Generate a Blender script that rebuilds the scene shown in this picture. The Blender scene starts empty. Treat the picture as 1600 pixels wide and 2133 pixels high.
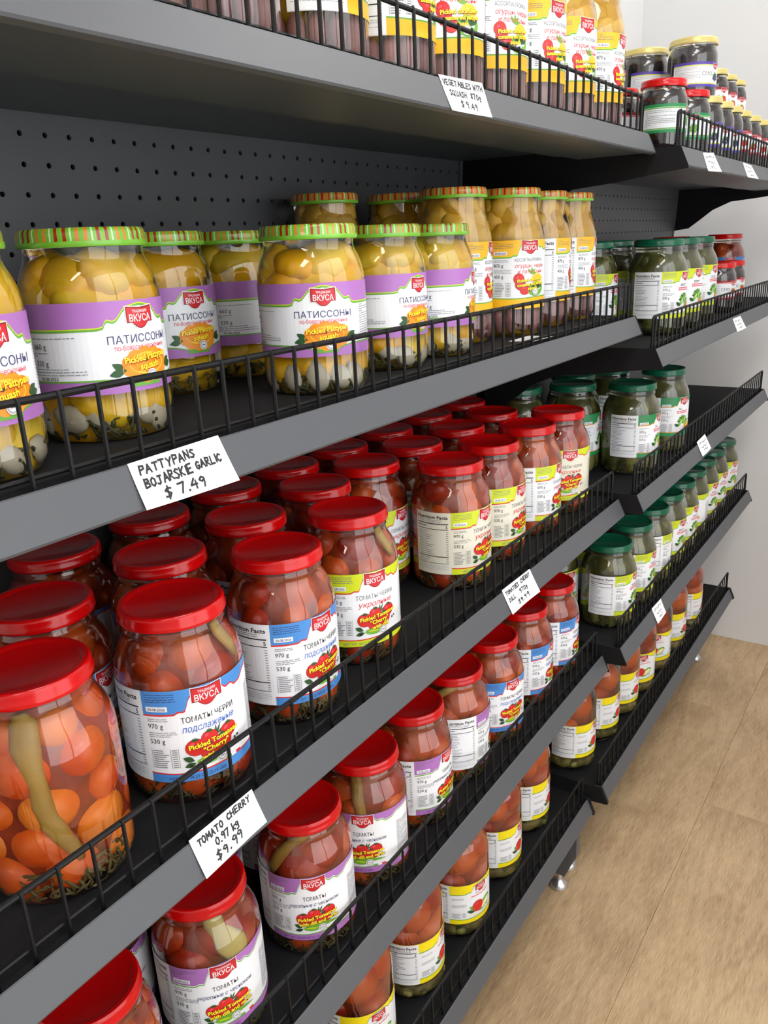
import bpy, math, random
from mathutils import Vector, Matrix
PI = math.pi
random.seed(7)
sc = bpy.context.scene
COL = sc.collection

# ------------------------------------------------------------------ camera, light, exposure
CAM_H = 1.24964
cam_d = bpy.data.cameras.new('camera')
cam = bpy.data.objects.new('camera', cam_d); COL.objects.link(cam)
_r = Vector((0.83430093, 0.54977142, -0.04115022)); _u = Vector((-0.14298143, 0.28785836, 0.94693921)); _f = Vector((-0.53244555, 0.78414855, -0.3187676))
m = Matrix.Identity(4)
for i in range(3):
    m[i][0] = _r[i]; m[i][1] = _u[i]; m[i][2] = -_f[i]
m[2][3] = CAM_H
cam.matrix_world = m
cam_d.sensor_fit = 'HORIZONTAL'; cam_d.sensor_width = 36.0
cam_d.lens = 1696.79 / 1600 * 36.0
cam_d.shift_x = -(824.38 - 800) / 1600; cam_d.shift_y = (1079.62 - 1066.5) / 1600
cam_d.clip_start = 0.02; cam_d.clip_end = 50
sc.camera = cam

world = bpy.data.worlds.new('room_world'); sc.world = world; world.use_nodes = True
world.node_tree.nodes['Background'].inputs[0].default_value = (0.9, 0.95, 1.0, 1)
world.node_tree.nodes['Background'].inputs[1].default_value = 0.4

sc.view_settings.view_transform = 'Standard'; sc.view_settings.look = 'None'
sc.view_settings.gamma = 1.0; sc.view_settings.use_curve_mapping = False
sc.view_settings.exposure = -1.35
PANEL_W = 24.0          # radiance of the ceiling LED diffusers
WINDOW_W = 5.5          # daylight in the shop front across the aisle
sc.cycles.transparent_max_bounces = 24
sc.cycles.max_bounces = 10
sc.cycles.transmission_bounces = 10

# ------------------------------------------------------------------ materials
MATS = {}
def mat(name, col, rough=0.5, metal=0.0, spec=0.5, noise=0.0, nscale=60.0, bump=0.0, coat=0.0):
    if name in MATS: return MATS[name]
    M = bpy.data.materials.new(name); M.use_nodes = True
    nt = M.node_tree; b = nt.nodes['Principled BSDF']
    c = (*col, 1)
    b.inputs['Base Color'].default_value = c; b.inputs['Roughness'].default_value = rough
    b.inputs['Metallic'].default_value = metal; b.inputs['Specular IOR Level'].default_value = spec
    b.inputs['Coat Weight'].default_value = coat
    if noise or bump:
        tc = nt.nodes.new('ShaderNodeTexCoord'); n = nt.nodes.new('ShaderNodeTexNoise')
        n.inputs['Scale'].default_value = nscale; n.inputs['Detail'].default_value = 4
        nt.links.new(tc.outputs['Object'], n.inputs['Vector'])
        if noise:
            r = nt.nodes.new('ShaderNodeValToRGB'); e = r.color_ramp.elements
            e[0].position = 0.3; e[1].position = 0.7
            e[0].color = (*[max(0, v * (1 - noise)) for v in col], 1); e[1].color = (*[min(1, v * (1 + noise)) for v in col], 1)
            nt.links.new(n.outputs['Fac'], r.inputs['Fac']); nt.links.new(r.outputs['Color'], b.inputs['Base Color'])
        if bump:
            bp = nt.nodes.new('ShaderNodeBump'); bp.inputs['Strength'].default_value = bump; bp.inputs['Distance'].default_value = 0.001
            nt.links.new(n.outputs['Fac'], bp.inputs['Height']); nt.links.new(bp.outputs['Normal'], b.inputs['Normal'])
    MATS[name] = M
    return M

def mat_fruit(name, c0, c1, rough=0.35, nscale=25.0, rnd=0.35, spec=0.5, sss=0.0):
    """flesh colour: mix of two tones by soft noise, shifted per object"""
    M = bpy.data.materials.new(name); M.use_nodes = True; nt = M.node_tree; b = nt.nodes['Principled BSDF']
    tc = nt.nodes.new('ShaderNodeTexCoord'); n = nt.nodes.new('ShaderNodeTexNoise'); oi = nt.nodes.new('ShaderNodeObjectInfo')
    n.noise_dimensions = '4D'; n.inputs['Scale'].default_value = nscale; n.inputs['Detail'].default_value = 3
    mu = nt.nodes.new('ShaderNodeMath'); mu.operation = 'MULTIPLY'; mu.inputs[1].default_value = 37.0
    nt.links.new(oi.outputs['Random'], mu.inputs[0]); nt.links.new(mu.outputs[0], n.inputs['W'])
    nt.links.new(tc.outputs['Object'], n.inputs['Vector'])
    ma = nt.nodes.new('ShaderNodeMath'); ma.operation = 'MULTIPLY_ADD'; ma.inputs[1].default_value = rnd; 
    nt.links.new(oi.outputs['Random'], ma.inputs[0])
    m2 = nt.nodes.new('ShaderNodeMath'); m2.operation = 'MULTIPLY_ADD'; m2.inputs[1].default_value = 1.0; m2.inputs[2].default_value = -rnd / 2
    nt.links.new(n.outputs['Fac'], m2.inputs[0]); nt.links.new(m2.outputs[0], ma.inputs[2])
    r = nt.nodes.new('ShaderNodeValToRGB'); e = r.color_ramp.elements
    e[0].position = 0.28; e[1].position = 0.72; e[0].color = (*c0, 1); e[1].color = (*c1, 1)
    nt.links.new(ma.outputs[0], r.inputs['Fac']); nt.links.new(r.outputs['Color'], b.inputs['Base Color'])
    b.inputs['Roughness'].default_value = rough; b.inputs['Specular IOR Level'].default_value = spec
    MATS[name] = M
    return M

def mat_glass(name, tint, ior=1.36):
    """jar glass filled with brine: refracts like the liquid, reflects like glass"""
    M = bpy.data.materials.new(name); M.use_nodes = True; nt = M.node_tree; b = nt.nodes['Principled BSDF']
    b.inputs['Base Color'].default_value = (*tint, 1); b.inputs['Roughness'].default_value = 0.0; b.inputs['IOR'].default_value = ior
    b.inputs['Transmission Weight'].default_value = 1.0
    b.inputs['Coat Weight'].default_value = 1.0; b.inputs['Coat IOR'].default_value = 1.55; b.inputs['Coat Roughness'].default_value = 0.01
    MATS[name] = M
    return M

def mat_emit(name, col, power):
    M = bpy.data.materials.new(name); M.use_nodes = True; b = M.node_tree.nodes['Principled BSDF']
    b.inputs['Base Color'].default_value = (0.8, 0.8, 0.8, 1)
    b.inputs['Emission Color'].default_value = (*col, 1); b.inputs['Emission Strength'].default_value = power
    MATS[name] = M
    return M

def mat_wood():
    M = bpy.data.materials.new('oak_laminate'); M.use_nodes = True; nt = M.node_tree; b = nt.nodes['Principled BSDF']
    N = nt.nodes.new; L = nt.links.new
    tc = N('ShaderNodeTexCoord'); oi = N('ShaderNodeObjectInfo')
    sca = N('ShaderNodeVectorMath'); sca.operation = 'SCALE'; sca.inputs['Scale'].default_value = 9.0
    cb = N('ShaderNodeCombineXYZ'); L(oi.outputs['Random'], cb.inputs[0]); L(oi.outputs['Random'], cb.inputs[1]); L(cb.outputs[0], sca.inputs[0])
    ad = N('ShaderNodeVectorMath'); ad.operation = 'ADD'; L(tc.outputs['Object'], ad.inputs[0]); L(sca.outputs[0], ad.inputs[1])
    mp = N('ShaderNodeMapping'); mp.inputs['Scale'].default_value = (1, 0.13, 1); L(ad.outputs[0], mp.inputs['Vector'])
    n1 = N('ShaderNodeTexNoise'); n1.inputs['Scale'].default_value = 9; n1.inputs['Detail'].default_value = 3; L(mp.outputs[0], n1.inputs['Vector'])
    # cathedral grain: rings of a low noise field
    ml = N('ShaderNodeMath'); ml.operation = 'MULTIPLY'; ml.inputs[1].default_value = 60; L(n1.outputs['Fac'], ml.inputs[0])
    sn = N('ShaderNodeMath'); sn.operation = 'SINE'; L(ml.outputs[0], sn.inputs[0])
    mp2 = N('ShaderNodeMapping'); mp2.inputs['Scale'].default_value = (1, 0.045, 1); L(ad.outputs[0], mp2.inputs['Vector'])
    n2 = N('ShaderNodeTexNoise'); n2.inputs['Scale'].default_value = 800; n2.inputs['Detail'].default_value = 5; L(mp2.outputs[0], n2.inputs['Vector'])
    n3 = N('ShaderNodeTexNoise'); n3.inputs['Scale'].default_value = 5; n3.inputs['Detail'].default_value = 2; L(ad.outputs[0], n3.inputs['Vector'])
    a1 = N('ShaderNodeMath'); a1.operation = 'MULTIPLY_ADD'; a1.inputs[1].default_value = 0.055; L(sn.outputs[0], a1.inputs[0]); L(n2.outputs['Fac'], a1.inputs[2])
    a2 = N('ShaderNodeMath'); a2.operation = 'MULTIPLY_ADD'; a2.inputs[1].default_value = 0.55; L(n3.outputs['Fac'], a2.inputs[0]); L(a1.outputs[0], a2.inputs[2])
    r = N('ShaderNodeValToRGB'); e = r.color_ramp.elements
    e[0].position = 0.40; e[1].position = 1.15; e[0].color = (0.27, 0.160, 0.078, 1); e[1].color = (0.64, 0.455, 0.265, 1)
    L(a2.outputs[0], r.inputs['Fac']); L(r.outputs['Color'], b.inputs['Base Color'])
    b.inputs['Roughness'].default_value = 0.42
    bp = N('ShaderNodeBump'); bp.inputs['Strength'].default_value = 0.12; bp.inputs['Distance'].default_value = 0.001
    L(a1.outputs[0], bp.inputs['Height']); L(bp.outputs['Normal'], b.inputs['Normal'])
    MATS['wood'] = M
    return M

def S(*rgb):      # sRGB 0-255 to linear
    return tuple((v / 255 / 12.92) if v <= 10 else ((v / 255 + 0.055) / 1.055) ** 2.4 for v in rgb)

mat('charcoal', (0.085, 0.090, 0.100), 0.42, bump=0.05, nscale=900)
mat('charcoal_shaded', (0.009, 0.009, 0.010), 0.7, spec=0.2, bump=0.05, nscale=900)  # darker copy of charcoal: shade on decks and brackets put into the colour
mat('slate_rail', (0.078, 0.082, 0.091), 0.45, bump=0.05, nscale=900)
mat('black_wire', (0.006, 0.006, 0.0065), 0.45, spec=0.25)
mat('black_plastic', (0.010, 0.010, 0.011), 0.35)
mat('zinc', (0.62, 0.62, 0.63), 0.28, metal=0.9)
mat('hole_shade', (0.006, 0.006, 0.006), 0.8)  # shade inside the pegboard holes, painted on the backing sheet
mat('wall_paint', (0.76, 0.757, 0.757), 0.7, noise=0.015, nscale=3, bump=0.08)
mat('ceiling_paint', (0.85, 0.85, 0.85), 0.8, noise=0.01, nscale=4)
mat('white_metal', (0.8, 0.8, 0.8), 0.4)
mat('floor_base', (0.06, 0.04, 0.025), 0.7)
mat_wood()
mat('paper_white', (0.86, 0.87, 0.89), 0.5, noise=0.015, nscale=80)
mat('marker_ink', (0.012, 0.010, 0.014), 0.5)
mat_emit('led_diffuser', (1.0, 0.985, 0.96), PANEL_W)
mat_emit('daylight_pane', (0.93, 0.97, 1.0), WINDOW_W)
# lids
mat('lid_red', (0.62, 0.002, 0.003), 0.16)
mat('lid_green', (0.006, 0.125, 0.062), 0.18)
mat('lid_gold', (0.72, 0.60, 0.22), 0.3, metal=0.25)
mat('lid_lime', S(120, 190, 50), 0.25, coat=0.3)
mat('lid_orange', S(225, 130, 55), 0.25, coat=0.3)
mat('lid_maroon', S(165, 40, 25), 0.25, coat=0.3)
mat('lid_mint', S(205, 235, 190), 0.25, coat=0.3)
# contents
mat_fruit('tomato_skin', (0.44, 0.030, 0.006), (0.80, 0.160, 0.020), 0.3, rnd=0.6)
mat_fruit('tomato_orange', (0.80, 0.11, 0.010), (1.0, 0.33, 0.025), 0.3, rnd=0.5)
mat_fruit('pattypan_flesh', (1.0, 0.50, 0.002), (1.0, 0.68, 0.03), 0.4, rnd=0.4)
mat_fruit('pattypan_gold', (0.85, 0.44, 0.01), (1.0, 0.62, 0.07), 0.4, rnd=0.4)
mat_fruit('cucumber_skin', (0.085, 0.095, 0.018), (0.30, 0.27, 0.075), 0.4, nscale=60, rnd=0.5)
mat_fruit('garlic_flesh', (0.56, 0.50, 0.36), (0.74, 0.68, 0.54), 0.4)
mat_fruit('dill_green', (0.035, 0.04, 0.010), (0.16, 0.14, 0.04), 0.5, nscale=80)
mat_fruit('pepper_flesh', (0.40, 0.27, 0.045), (0.62, 0.48, 0.13), 0.35)
mat_fruit('pepper_pale', (0.56, 0.50, 0.14), (0.74, 0.70, 0.28), 0.35)
mat_fruit('pink_onion', (0.30, 0.13, 0.13), (0.46, 0.22, 0.20), 0.4)
mat('brine_red', (0.33, 0.048, 0.012), 0.3, noise=0.5, nscale=40)
mat('brine_yellow', (0.62, 0.38, 0.02), 0.3, noise=0.4, nscale=40)
mat('brine_olive', (0.10, 0.10, 0.025), 0.3, noise=0.5, nscale=40)
mat('brine_pink', (0.26, 0.13, 0.11), 0.3, noise=0.4, nscale=40)
mat('jam_dark', (0.022, 0.012, 0.016), 0.25, noise=0.4, nscale=50)
mat_glass('glass_red', (0.98, 0.86, 0.80)); mat_glass('glass_clear', (0.985, 0.985, 0.96)); mat_glass('glass_green', (0.93, 0.95, 0.84))
# print inks
INK = dict(white=S(238, 240, 244), blue=S(72, 140, 212), lime=S(205, 218, 30), violet=S(172, 112, 186), purple=S(150, 62, 135), yellow=S(250, 228, 20),
           amber=S(250, 190, 35), green=S(32, 140, 78), leafgreen=S(105, 170, 60), deepgreen=S(40, 84, 40), red=S(214, 40, 38), brandred=S(200, 34, 44),
           darkred=S(140, 20, 26), black=S(28, 28, 30), grey=S(120, 120, 126), lightgrey=S(176, 178, 184), gold=S(244, 196, 60), textyellow=S(255, 240, 50),
           orange=S(240, 150, 30), pink=S(225, 80, 100), navy=S(62, 62, 110), cucumber=S(110, 175, 50), bluetext=S(60, 105, 190), cream=S(250, 236, 190),
           paperwarm=S(226, 222, 205), indigo=S(88, 66, 168), teal=S(30, 130, 110))
for k, v in INK.items(): mat('ink_' + k, v, 0.38)

# ------------------------------------------------------------------ mesh helpers
def new_mesh(name, verts, faces, mats, fm=None, smooth=False):
    me = bpy.data.meshes.new(name); me.from_pydata([tuple(v) for v in verts], [], faces)
    for k in mats: me.materials.append(MATS[k])
    if fm: me.polygons.foreach_set('material_index', fm)
    if smooth: me.polygons.foreach_set('use_smooth', [True] * len(me.polygons))
    me.update()
    return me
def link(name, me, parent=None, loc=None, rot=None, scale=None):
    o = bpy.data.objects.new(name, me); COL.objects.link(o)
    if parent: o.parent = parent
    if loc is not None: o.location = loc
    if rot is not None: o.rotation_euler = rot
    if scale is not None: o.scale = scale
    return o
def tag(o, label=None, cat=None, group=None, kind=None):
    if label: o['label'] = label
    if cat: o['category'] = cat
    if group: o['group'] = group
    if kind: o['kind'] = kind
    return o
def empty(name, loc, rz=0.0):
    o = bpy.data.objects.new(name, None); COL.objects.link(o); o.location = loc; o.rotation_euler = (0, 0, rz)
    o.empty_display_size = 0.02
    return o
class MB:
    def __init__(s): s.v = []; s.f = []; s.m = []
    def add(s, vs, fs, mi=0):
        b = len(s.v); s.v += [tuple(v) for v in vs]; s.f += [tuple(b + i for i in f) for f in fs]; s.m += [mi] * len(fs)
    def box(s, x0, x1, y0, y1, z0, z1, mi=0):
        vs = [(x, y, z) for x in (x0, x1) for y in (y0, y1) for z in (z0, z1)]
        s.add(vs, [(0, 1, 3, 2), (4, 6, 7, 5), (0, 4, 5, 1), (2, 3, 7, 6), (0, 2, 6, 4), (1, 5, 7, 3)], mi)
    def prism(s, prof, y0, y1, mi=0):      # prof: XZ outline (counter-clockwise seen from -Y), extruded along Y
        n = len(prof); vs = [(x, y0, z) for x, z in prof] + [(x, y1, z) for x, z in prof]
        fs = [(i, (i + 1) % n, n + (i + 1) % n, n + i) for i in range(n)] + [tuple(range(n - 1, -1, -1)), tuple(range(n, 2 * n))]
        s.add(vs, fs, mi)
    def tube(s, pts, r, n=8, mi=0, cap=True):
        pts = [Vector(p) for p in pts]; rings = []
        prev = None
        for i, p in enumerate(pts):
            d = (pts[min(i + 1, len(pts) - 1)] - pts[max(i - 1, 0)]).normalized()
            if prev is None:
                a = Vector((0, 0, 1)) if abs(d.z) < 0.9 else Vector((1, 0, 0))
                e1 = d.cross(a).normalized()
            else:
                e1 = (prev - d * prev.dot(d)).normalized()
            prev = e1; e2 = d.cross(e1)
            rr = r[i] if isinstance(r, (list, tuple)) else r
            rings.append([p + (e1 * math.cos(2 * PI * k / n) + e2 * math.sin(2 * PI * k / n)) * rr for k in range(n)])
        vs = [v for g in rings for v in g]; fs = []
        for i in range(len(pts) - 1):
            for k in range(n): fs.append((i * n + k, i * n + (k + 1) % n, (i + 1) * n + (k + 1) % n, (i + 1) * n + k))
        if cap: fs += [tuple(range(n - 1, -1, -1)), tuple((len(pts) - 1) * n + k for k in range(n))]
        s.add(vs, fs, mi)
    def lathe(s, prof, n=40, mi=0, mf=None):   # prof: (r, z) from bottom to top
        vs = []; fs = []; ms = []
        for r, z in prof:
            for k in range(n):
                a = 2 * PI * k / n; vs.append((r * math.cos(a), r * math.sin(a), z))
        for i in range(len(prof) - 1):
            for k in range(n):
                fs.append((i * n + k, i * n + (k + 1) % n, (i + 1) * n + (k + 1) % n, (i + 1) * n + k)); ms.append(mf(i, k) if mf else mi)
        b = len(s.v); s.v += vs; s.f += [tuple(b + q for q in f) for f in fs]; s.m += ms
    def mesh(s, name, mats, smooth=False): return new_mesh(name, s.v, s.f, mats, s.m, smooth)
def smooth_sharp(me, ang=35):
    me.polygons.foreach_set('use_smooth', [True] * len(me.polygons))
    me.set_sharp_from_angle(angle=math.radians(ang))
    return me

# ------------------------------------------------------------------ room shell
Y_END = 2.5487; X_LEFT = -0.83; X_RIGHT = 1.05; Y_BACK = -2.6; ZC = 2.75
def struct(name, build, m, parent=None):
    b = MB(); build(b); o = link(name, b.mesh(name, [m] if isinstance(m, str) else m), parent)
    if parent is None: o['kind'] = 'structure'
    return o
floor = struct('floor', lambda b: b.box(X_LEFT, X_RIGHT, Y_BACK, Y_END, -0.06, -0.011), 'floor_base')
struct('ceiling', lambda b: b.box(X_LEFT, X_RIGHT, Y_BACK, Y_END, ZC, ZC + 0.08), 'ceiling_paint')
struct('wall_left', lambda b: b.box(X_LEFT - 0.1, X_LEFT, Y_BACK, Y_END, -0.06, ZC), 'wall_paint')
struct('wall_back', lambda b: b.box(X_LEFT, X_RIGHT, Y_END, Y_END + 0.1, -0.06, ZC), 'wall_paint')
struct('wall_front', lambda b: b.box(X_LEFT, X_RIGHT, Y_BACK - 0.1, Y_BACK, -0.06, ZC), 'wall_paint')
WY0, WY1, WZ0, WZ1 = -0.50, 1.50, 0.32, 2.40         # shop front across the aisle
def rw(b):
    b.box(X_RIGHT, X_RIGHT + 0.1, Y_BACK, WY0, -0.06, ZC); b.box(X_RIGHT, X_RIGHT + 0.1, WY1, Y_END, -0.06, ZC)
    b.box(X_RIGHT, X_RIGHT + 0.1, WY0, WY1, -0.06, WZ0); b.box(X_RIGHT, X_RIGHT + 0.1, WY0, WY1, WZ1, ZC)
struct('wall_right', rw, 'wall_paint')
MUL = [WY0, 0.47, WY1 - 0.06]
win = struct('window_1', lambda b: [b.box(X_RIGHT + 0.01, X_RIGHT + 0.07, WY0, WY1, z, z + 0.06) for z in (WZ0, WZ1 - 0.06)] + [b.box(X_RIGHT + 0.01, X_RIGHT + 0.07, y, y + 0.06, WZ0 + 0.06, WZ1 - 0.06) for y in MUL], 'white_metal')
for y0, y1 in zip(MUL[:-1], MUL[1:]):
    struct('pane', lambda b: b.box(X_RIGHT + 0.035, X_RIGHT + 0.045, y0 + 0.06, y1, WZ0 + 0.06, WZ1 - 0.06), 'daylight_pane', win)

# floor boards, one object each
PW, PL, GAP = 0.242, 1.23, 0.0005
def plank_mesh(w, l):
    b = MB(); c = 0.0006
    x0, x1, y0, y1 = 0, w, 0, l
    vs = [(x0, y0, -0.011), (x1, y0, -0.011), (x1, y1, -0.011), (x0, y1, -0.011), (x0, y0, -c), (x1, y0, -c), (x1, y1, -c), (x0, y1, -c),
          (x0 + c, y0 + c, 0), (x1 - c, y0 + c, 0), (x1 - c, y1 - c, 0), (x0 + c, y1 - c, 0)]
    fs = [(0, 1, 5, 4), (1, 2, 6, 5), (2, 3, 7, 6), (3, 0, 4, 7), (4, 5, 9, 8), (5, 6, 10, 9), (6, 7, 11, 10), (7, 4, 8, 11), (8, 9, 10, 11)]
    b.add(vs, fs); return b.mesh('plank', ['wood'])
full = plank_mesh(PW - GAP, PL - GAP)
xs = -0.313 - 3 * PW
seams = [0.3, 0.9, 2.1, 1.675 - PL, 0.62, 1.27, 0.1, 0.8, 1.4, 0.5, 1.0, 0.25, 0.9, 0.4, 1.1, 0.7, 0.2]
i = 0; x = xs
while x < X_RIGHT - 0.001:
    w = min(PW, X_RIGHT - x); y = Y_BACK
    s0 = seams[i % len(seams)]
    cuts = [Y_BACK] + [s0 + k * PL for k in range(-4, 4) if Y_BACK + 0.02 < s0 + k * PL < Y_END - 0.02] + [Y_END]
    for a, c in zip(cuts[:-1], cuts[1:]):
        me = full if abs(c - a - PL) < 1e-4 and w == PW else plank_mesh(w - GAP, c - a - GAP)
        link('plank', me, floor, (x, a, 0))
    x += PW; i += 1
struct('trim_1', lambda b: b.box(-0.28, X_RIGHT, Y_END - 0.006, Y_END, 0.0, 0.004), 'floor_base')

# ceiling LED panels
def led(x, y, w, l, label):
    t = empty('ceiling_light', (x, y, ZC - 0.001)); tag(t, label, 'ceiling light', 'ceiling LED panels over the aisle')
    b = MB(); fr = 0.03; z0 = -0.03
    b.box(-w / 2, w / 2, -l / 2, -l / 2 + fr, z0, 0); b.box(-w / 2, w / 2, l / 2 - fr, l / 2, z0, 0)
    b.box(-w / 2, -w / 2 + fr, -l / 2 + fr, l / 2 - fr, z0, 0); b.box(w / 2 - fr, w / 2, -l / 2 + fr, l / 2 - fr, z0, 0)
    link('frame', b.mesh('light_frame', ['white_metal']), t)
    b = MB(); b.box(-w / 2 + fr, w / 2 - fr, -l / 2 + fr, l / 2 - fr, -0.025, -0.01)
    link('diffuser', b.mesh('light_diffuser', ['led_diffuser']), t)
led(0.15, 2.00, 0.6, 0.9, 'white ceiling LED panel over the aisle near the end wall')
led(0.45, 0.1, 0.6, 1.2, 'white ceiling LED panel above the near shelving unit')
led(0.45, -1.5, 0.6, 1.2, 'white ceiling LED panel at the back of the shop')

# ------------------------------------------------------------------ shelving
# (deck height, front x) measured per shelf
NEAR = dict(top=(1.3860, -0.4012), second=(1.1288, -0.4068), third=(0.8308, -0.4189), fourth=(0.5339, -0.4347), bottom=(0.2210, -0.4505))
FAR = dict(top=(1.3662, -0.3565), second=(1.0782, -0.3752), third=(0.8373, -0.3918), fourth=(0.5494, -0.4062), bottom=(0.2442, -0.4297))
NY0, NY1 = 0.0636, 1.2836
FY0, FY1 = 1.2896, 2.3750
LEAN_N, LEAN_F = 0.043, 0.06
def back_x(unit, z): return (-0.7097 + LEAN_N * (z - 1.3563)) if unit == 'near' else (-0.656 + LEAN_F * (z - 1.30))
DZ, DXR = 0.0272, 0.0125

def peg_panel(unit, y0, y1, ztop, zbot, gy, gz, rows):
    """sheet steel with real round holes in the rows that show, plain above and below"""
    p = 0.0254; b = MB(); r = 0.0026; X = lambda z: back_x(unit, z)
    ja = math.ceil((y0 - gy) / p + 0.5); jb = math.floor((y1 - gy) / p - 0.5)
    ya, yb = gy + (ja - 0.5) * p, gy + (jb + 0.5) * p
    za, zb = gz + 0.5 * p, gz - (rows - 0.5) * p
    def quad(a, c, z0, z1): b.add([(X(z0), a, z0), (X(z0), c, z0), (X(z1), c, z1), (X(z1), a, z1)], [(0, 1, 2, 3)])
    quad(y0, y1, zbot, zb); quad(y0, y1, za, ztop); quad(y0, ya, zb, za); quad(yb, y1, zb, za)
    sq = [(1, 0), (1, 1), (0, 1), (-1, 1), (-1, 0), (-1, -1), (0, -1), (1, -1)]
    for j in range(ja, jb + 1):
        for k in range(rows):
            cy, cz = gy + j * p, gz - k * p
            o = [(cy + q[0] * p / 2, cz + q[1] * p / 2) for q in sq]
            h = [(cy + r * math.cos(i * PI / 4), cz + r * math.sin(i * PI / 4)) for i in range(8)]
            vs = [(X(z), y, z) for y, z in o + h] + [(X(z) - 0.003, y, z) for y, z in h]
            fs = [(i, (i + 1) % 8, 8 + (i + 1) % 8, 8 + i) for i in range(8)] + [(8 + i, 8 + (i + 1) % 8, 16 + (i + 1) % 8, 16 + i) for i in range(8)]
            b.add(vs, fs)
    # folded rear sheet keeps the panel solid; near-black paints the shade behind the holes
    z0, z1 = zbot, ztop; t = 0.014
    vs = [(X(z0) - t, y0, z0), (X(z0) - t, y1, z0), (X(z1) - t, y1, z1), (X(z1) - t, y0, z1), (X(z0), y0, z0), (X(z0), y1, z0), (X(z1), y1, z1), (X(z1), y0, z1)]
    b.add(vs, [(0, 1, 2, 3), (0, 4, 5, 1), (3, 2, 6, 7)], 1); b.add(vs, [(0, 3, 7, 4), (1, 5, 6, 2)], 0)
    return b.mesh('back_panel', ['charcoal', 'hole_shade'])

def shelf_prof(xf, xb):
    """closed XZ outline of deck with front groove, folded channel and recessed underside"""
    return [(xb, -0.012), (xf - 0.140, -0.012), (xf - 0.140, -0.020), (xf - 0.108, -0.020), (xf - 0.104, -0.0262), (xf - 0.002, -0.0262), (xf - 0.002, -0.004),
            (xf - 0.003, -0.006), (xf - 0.013, -0.006), (xf - 0.014, -0.0012), (xf - 0.0155, 0.0), (xb, 0.0)]
def rail_prof(xf):
    return [(xf - 0.0015, -0.003), (xf + DXR - 0.0035, -DZ + 0.0006), (xf + DXR - 0.0075, -DZ - 0.0004), (xf + DXR - 0.0068, -DZ - 0.002), (xf + DXR - 0.0008, -DZ - 0.0006), (xf + DXR, -DZ + 0.0012), (xf + 0.0007, -0.0006), (xf - 0.0006, 0.0)]
def bracket_prof(xf, xb, lean=0.05):
    w = xf - xb
    return [(xb - 0.004 - 0.114 * lean, -0.114), (xb + 0.10 * w, -0.109), (xb + 0.20 * w, -0.088), (xb + 0.30 * w, -0.066), (xb + 0.45 * w, -0.048), (xb + 0.70 * w, -0.042), (xf - 0.03, -0.0345), (xf + DXR + 0.001, -DZ - 0.003), (xf + DXR + 0.0005, -DZ + 0.001), (xf + 0.0005, 0.0006), (xb - 0.003, 0.0006)]

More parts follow.
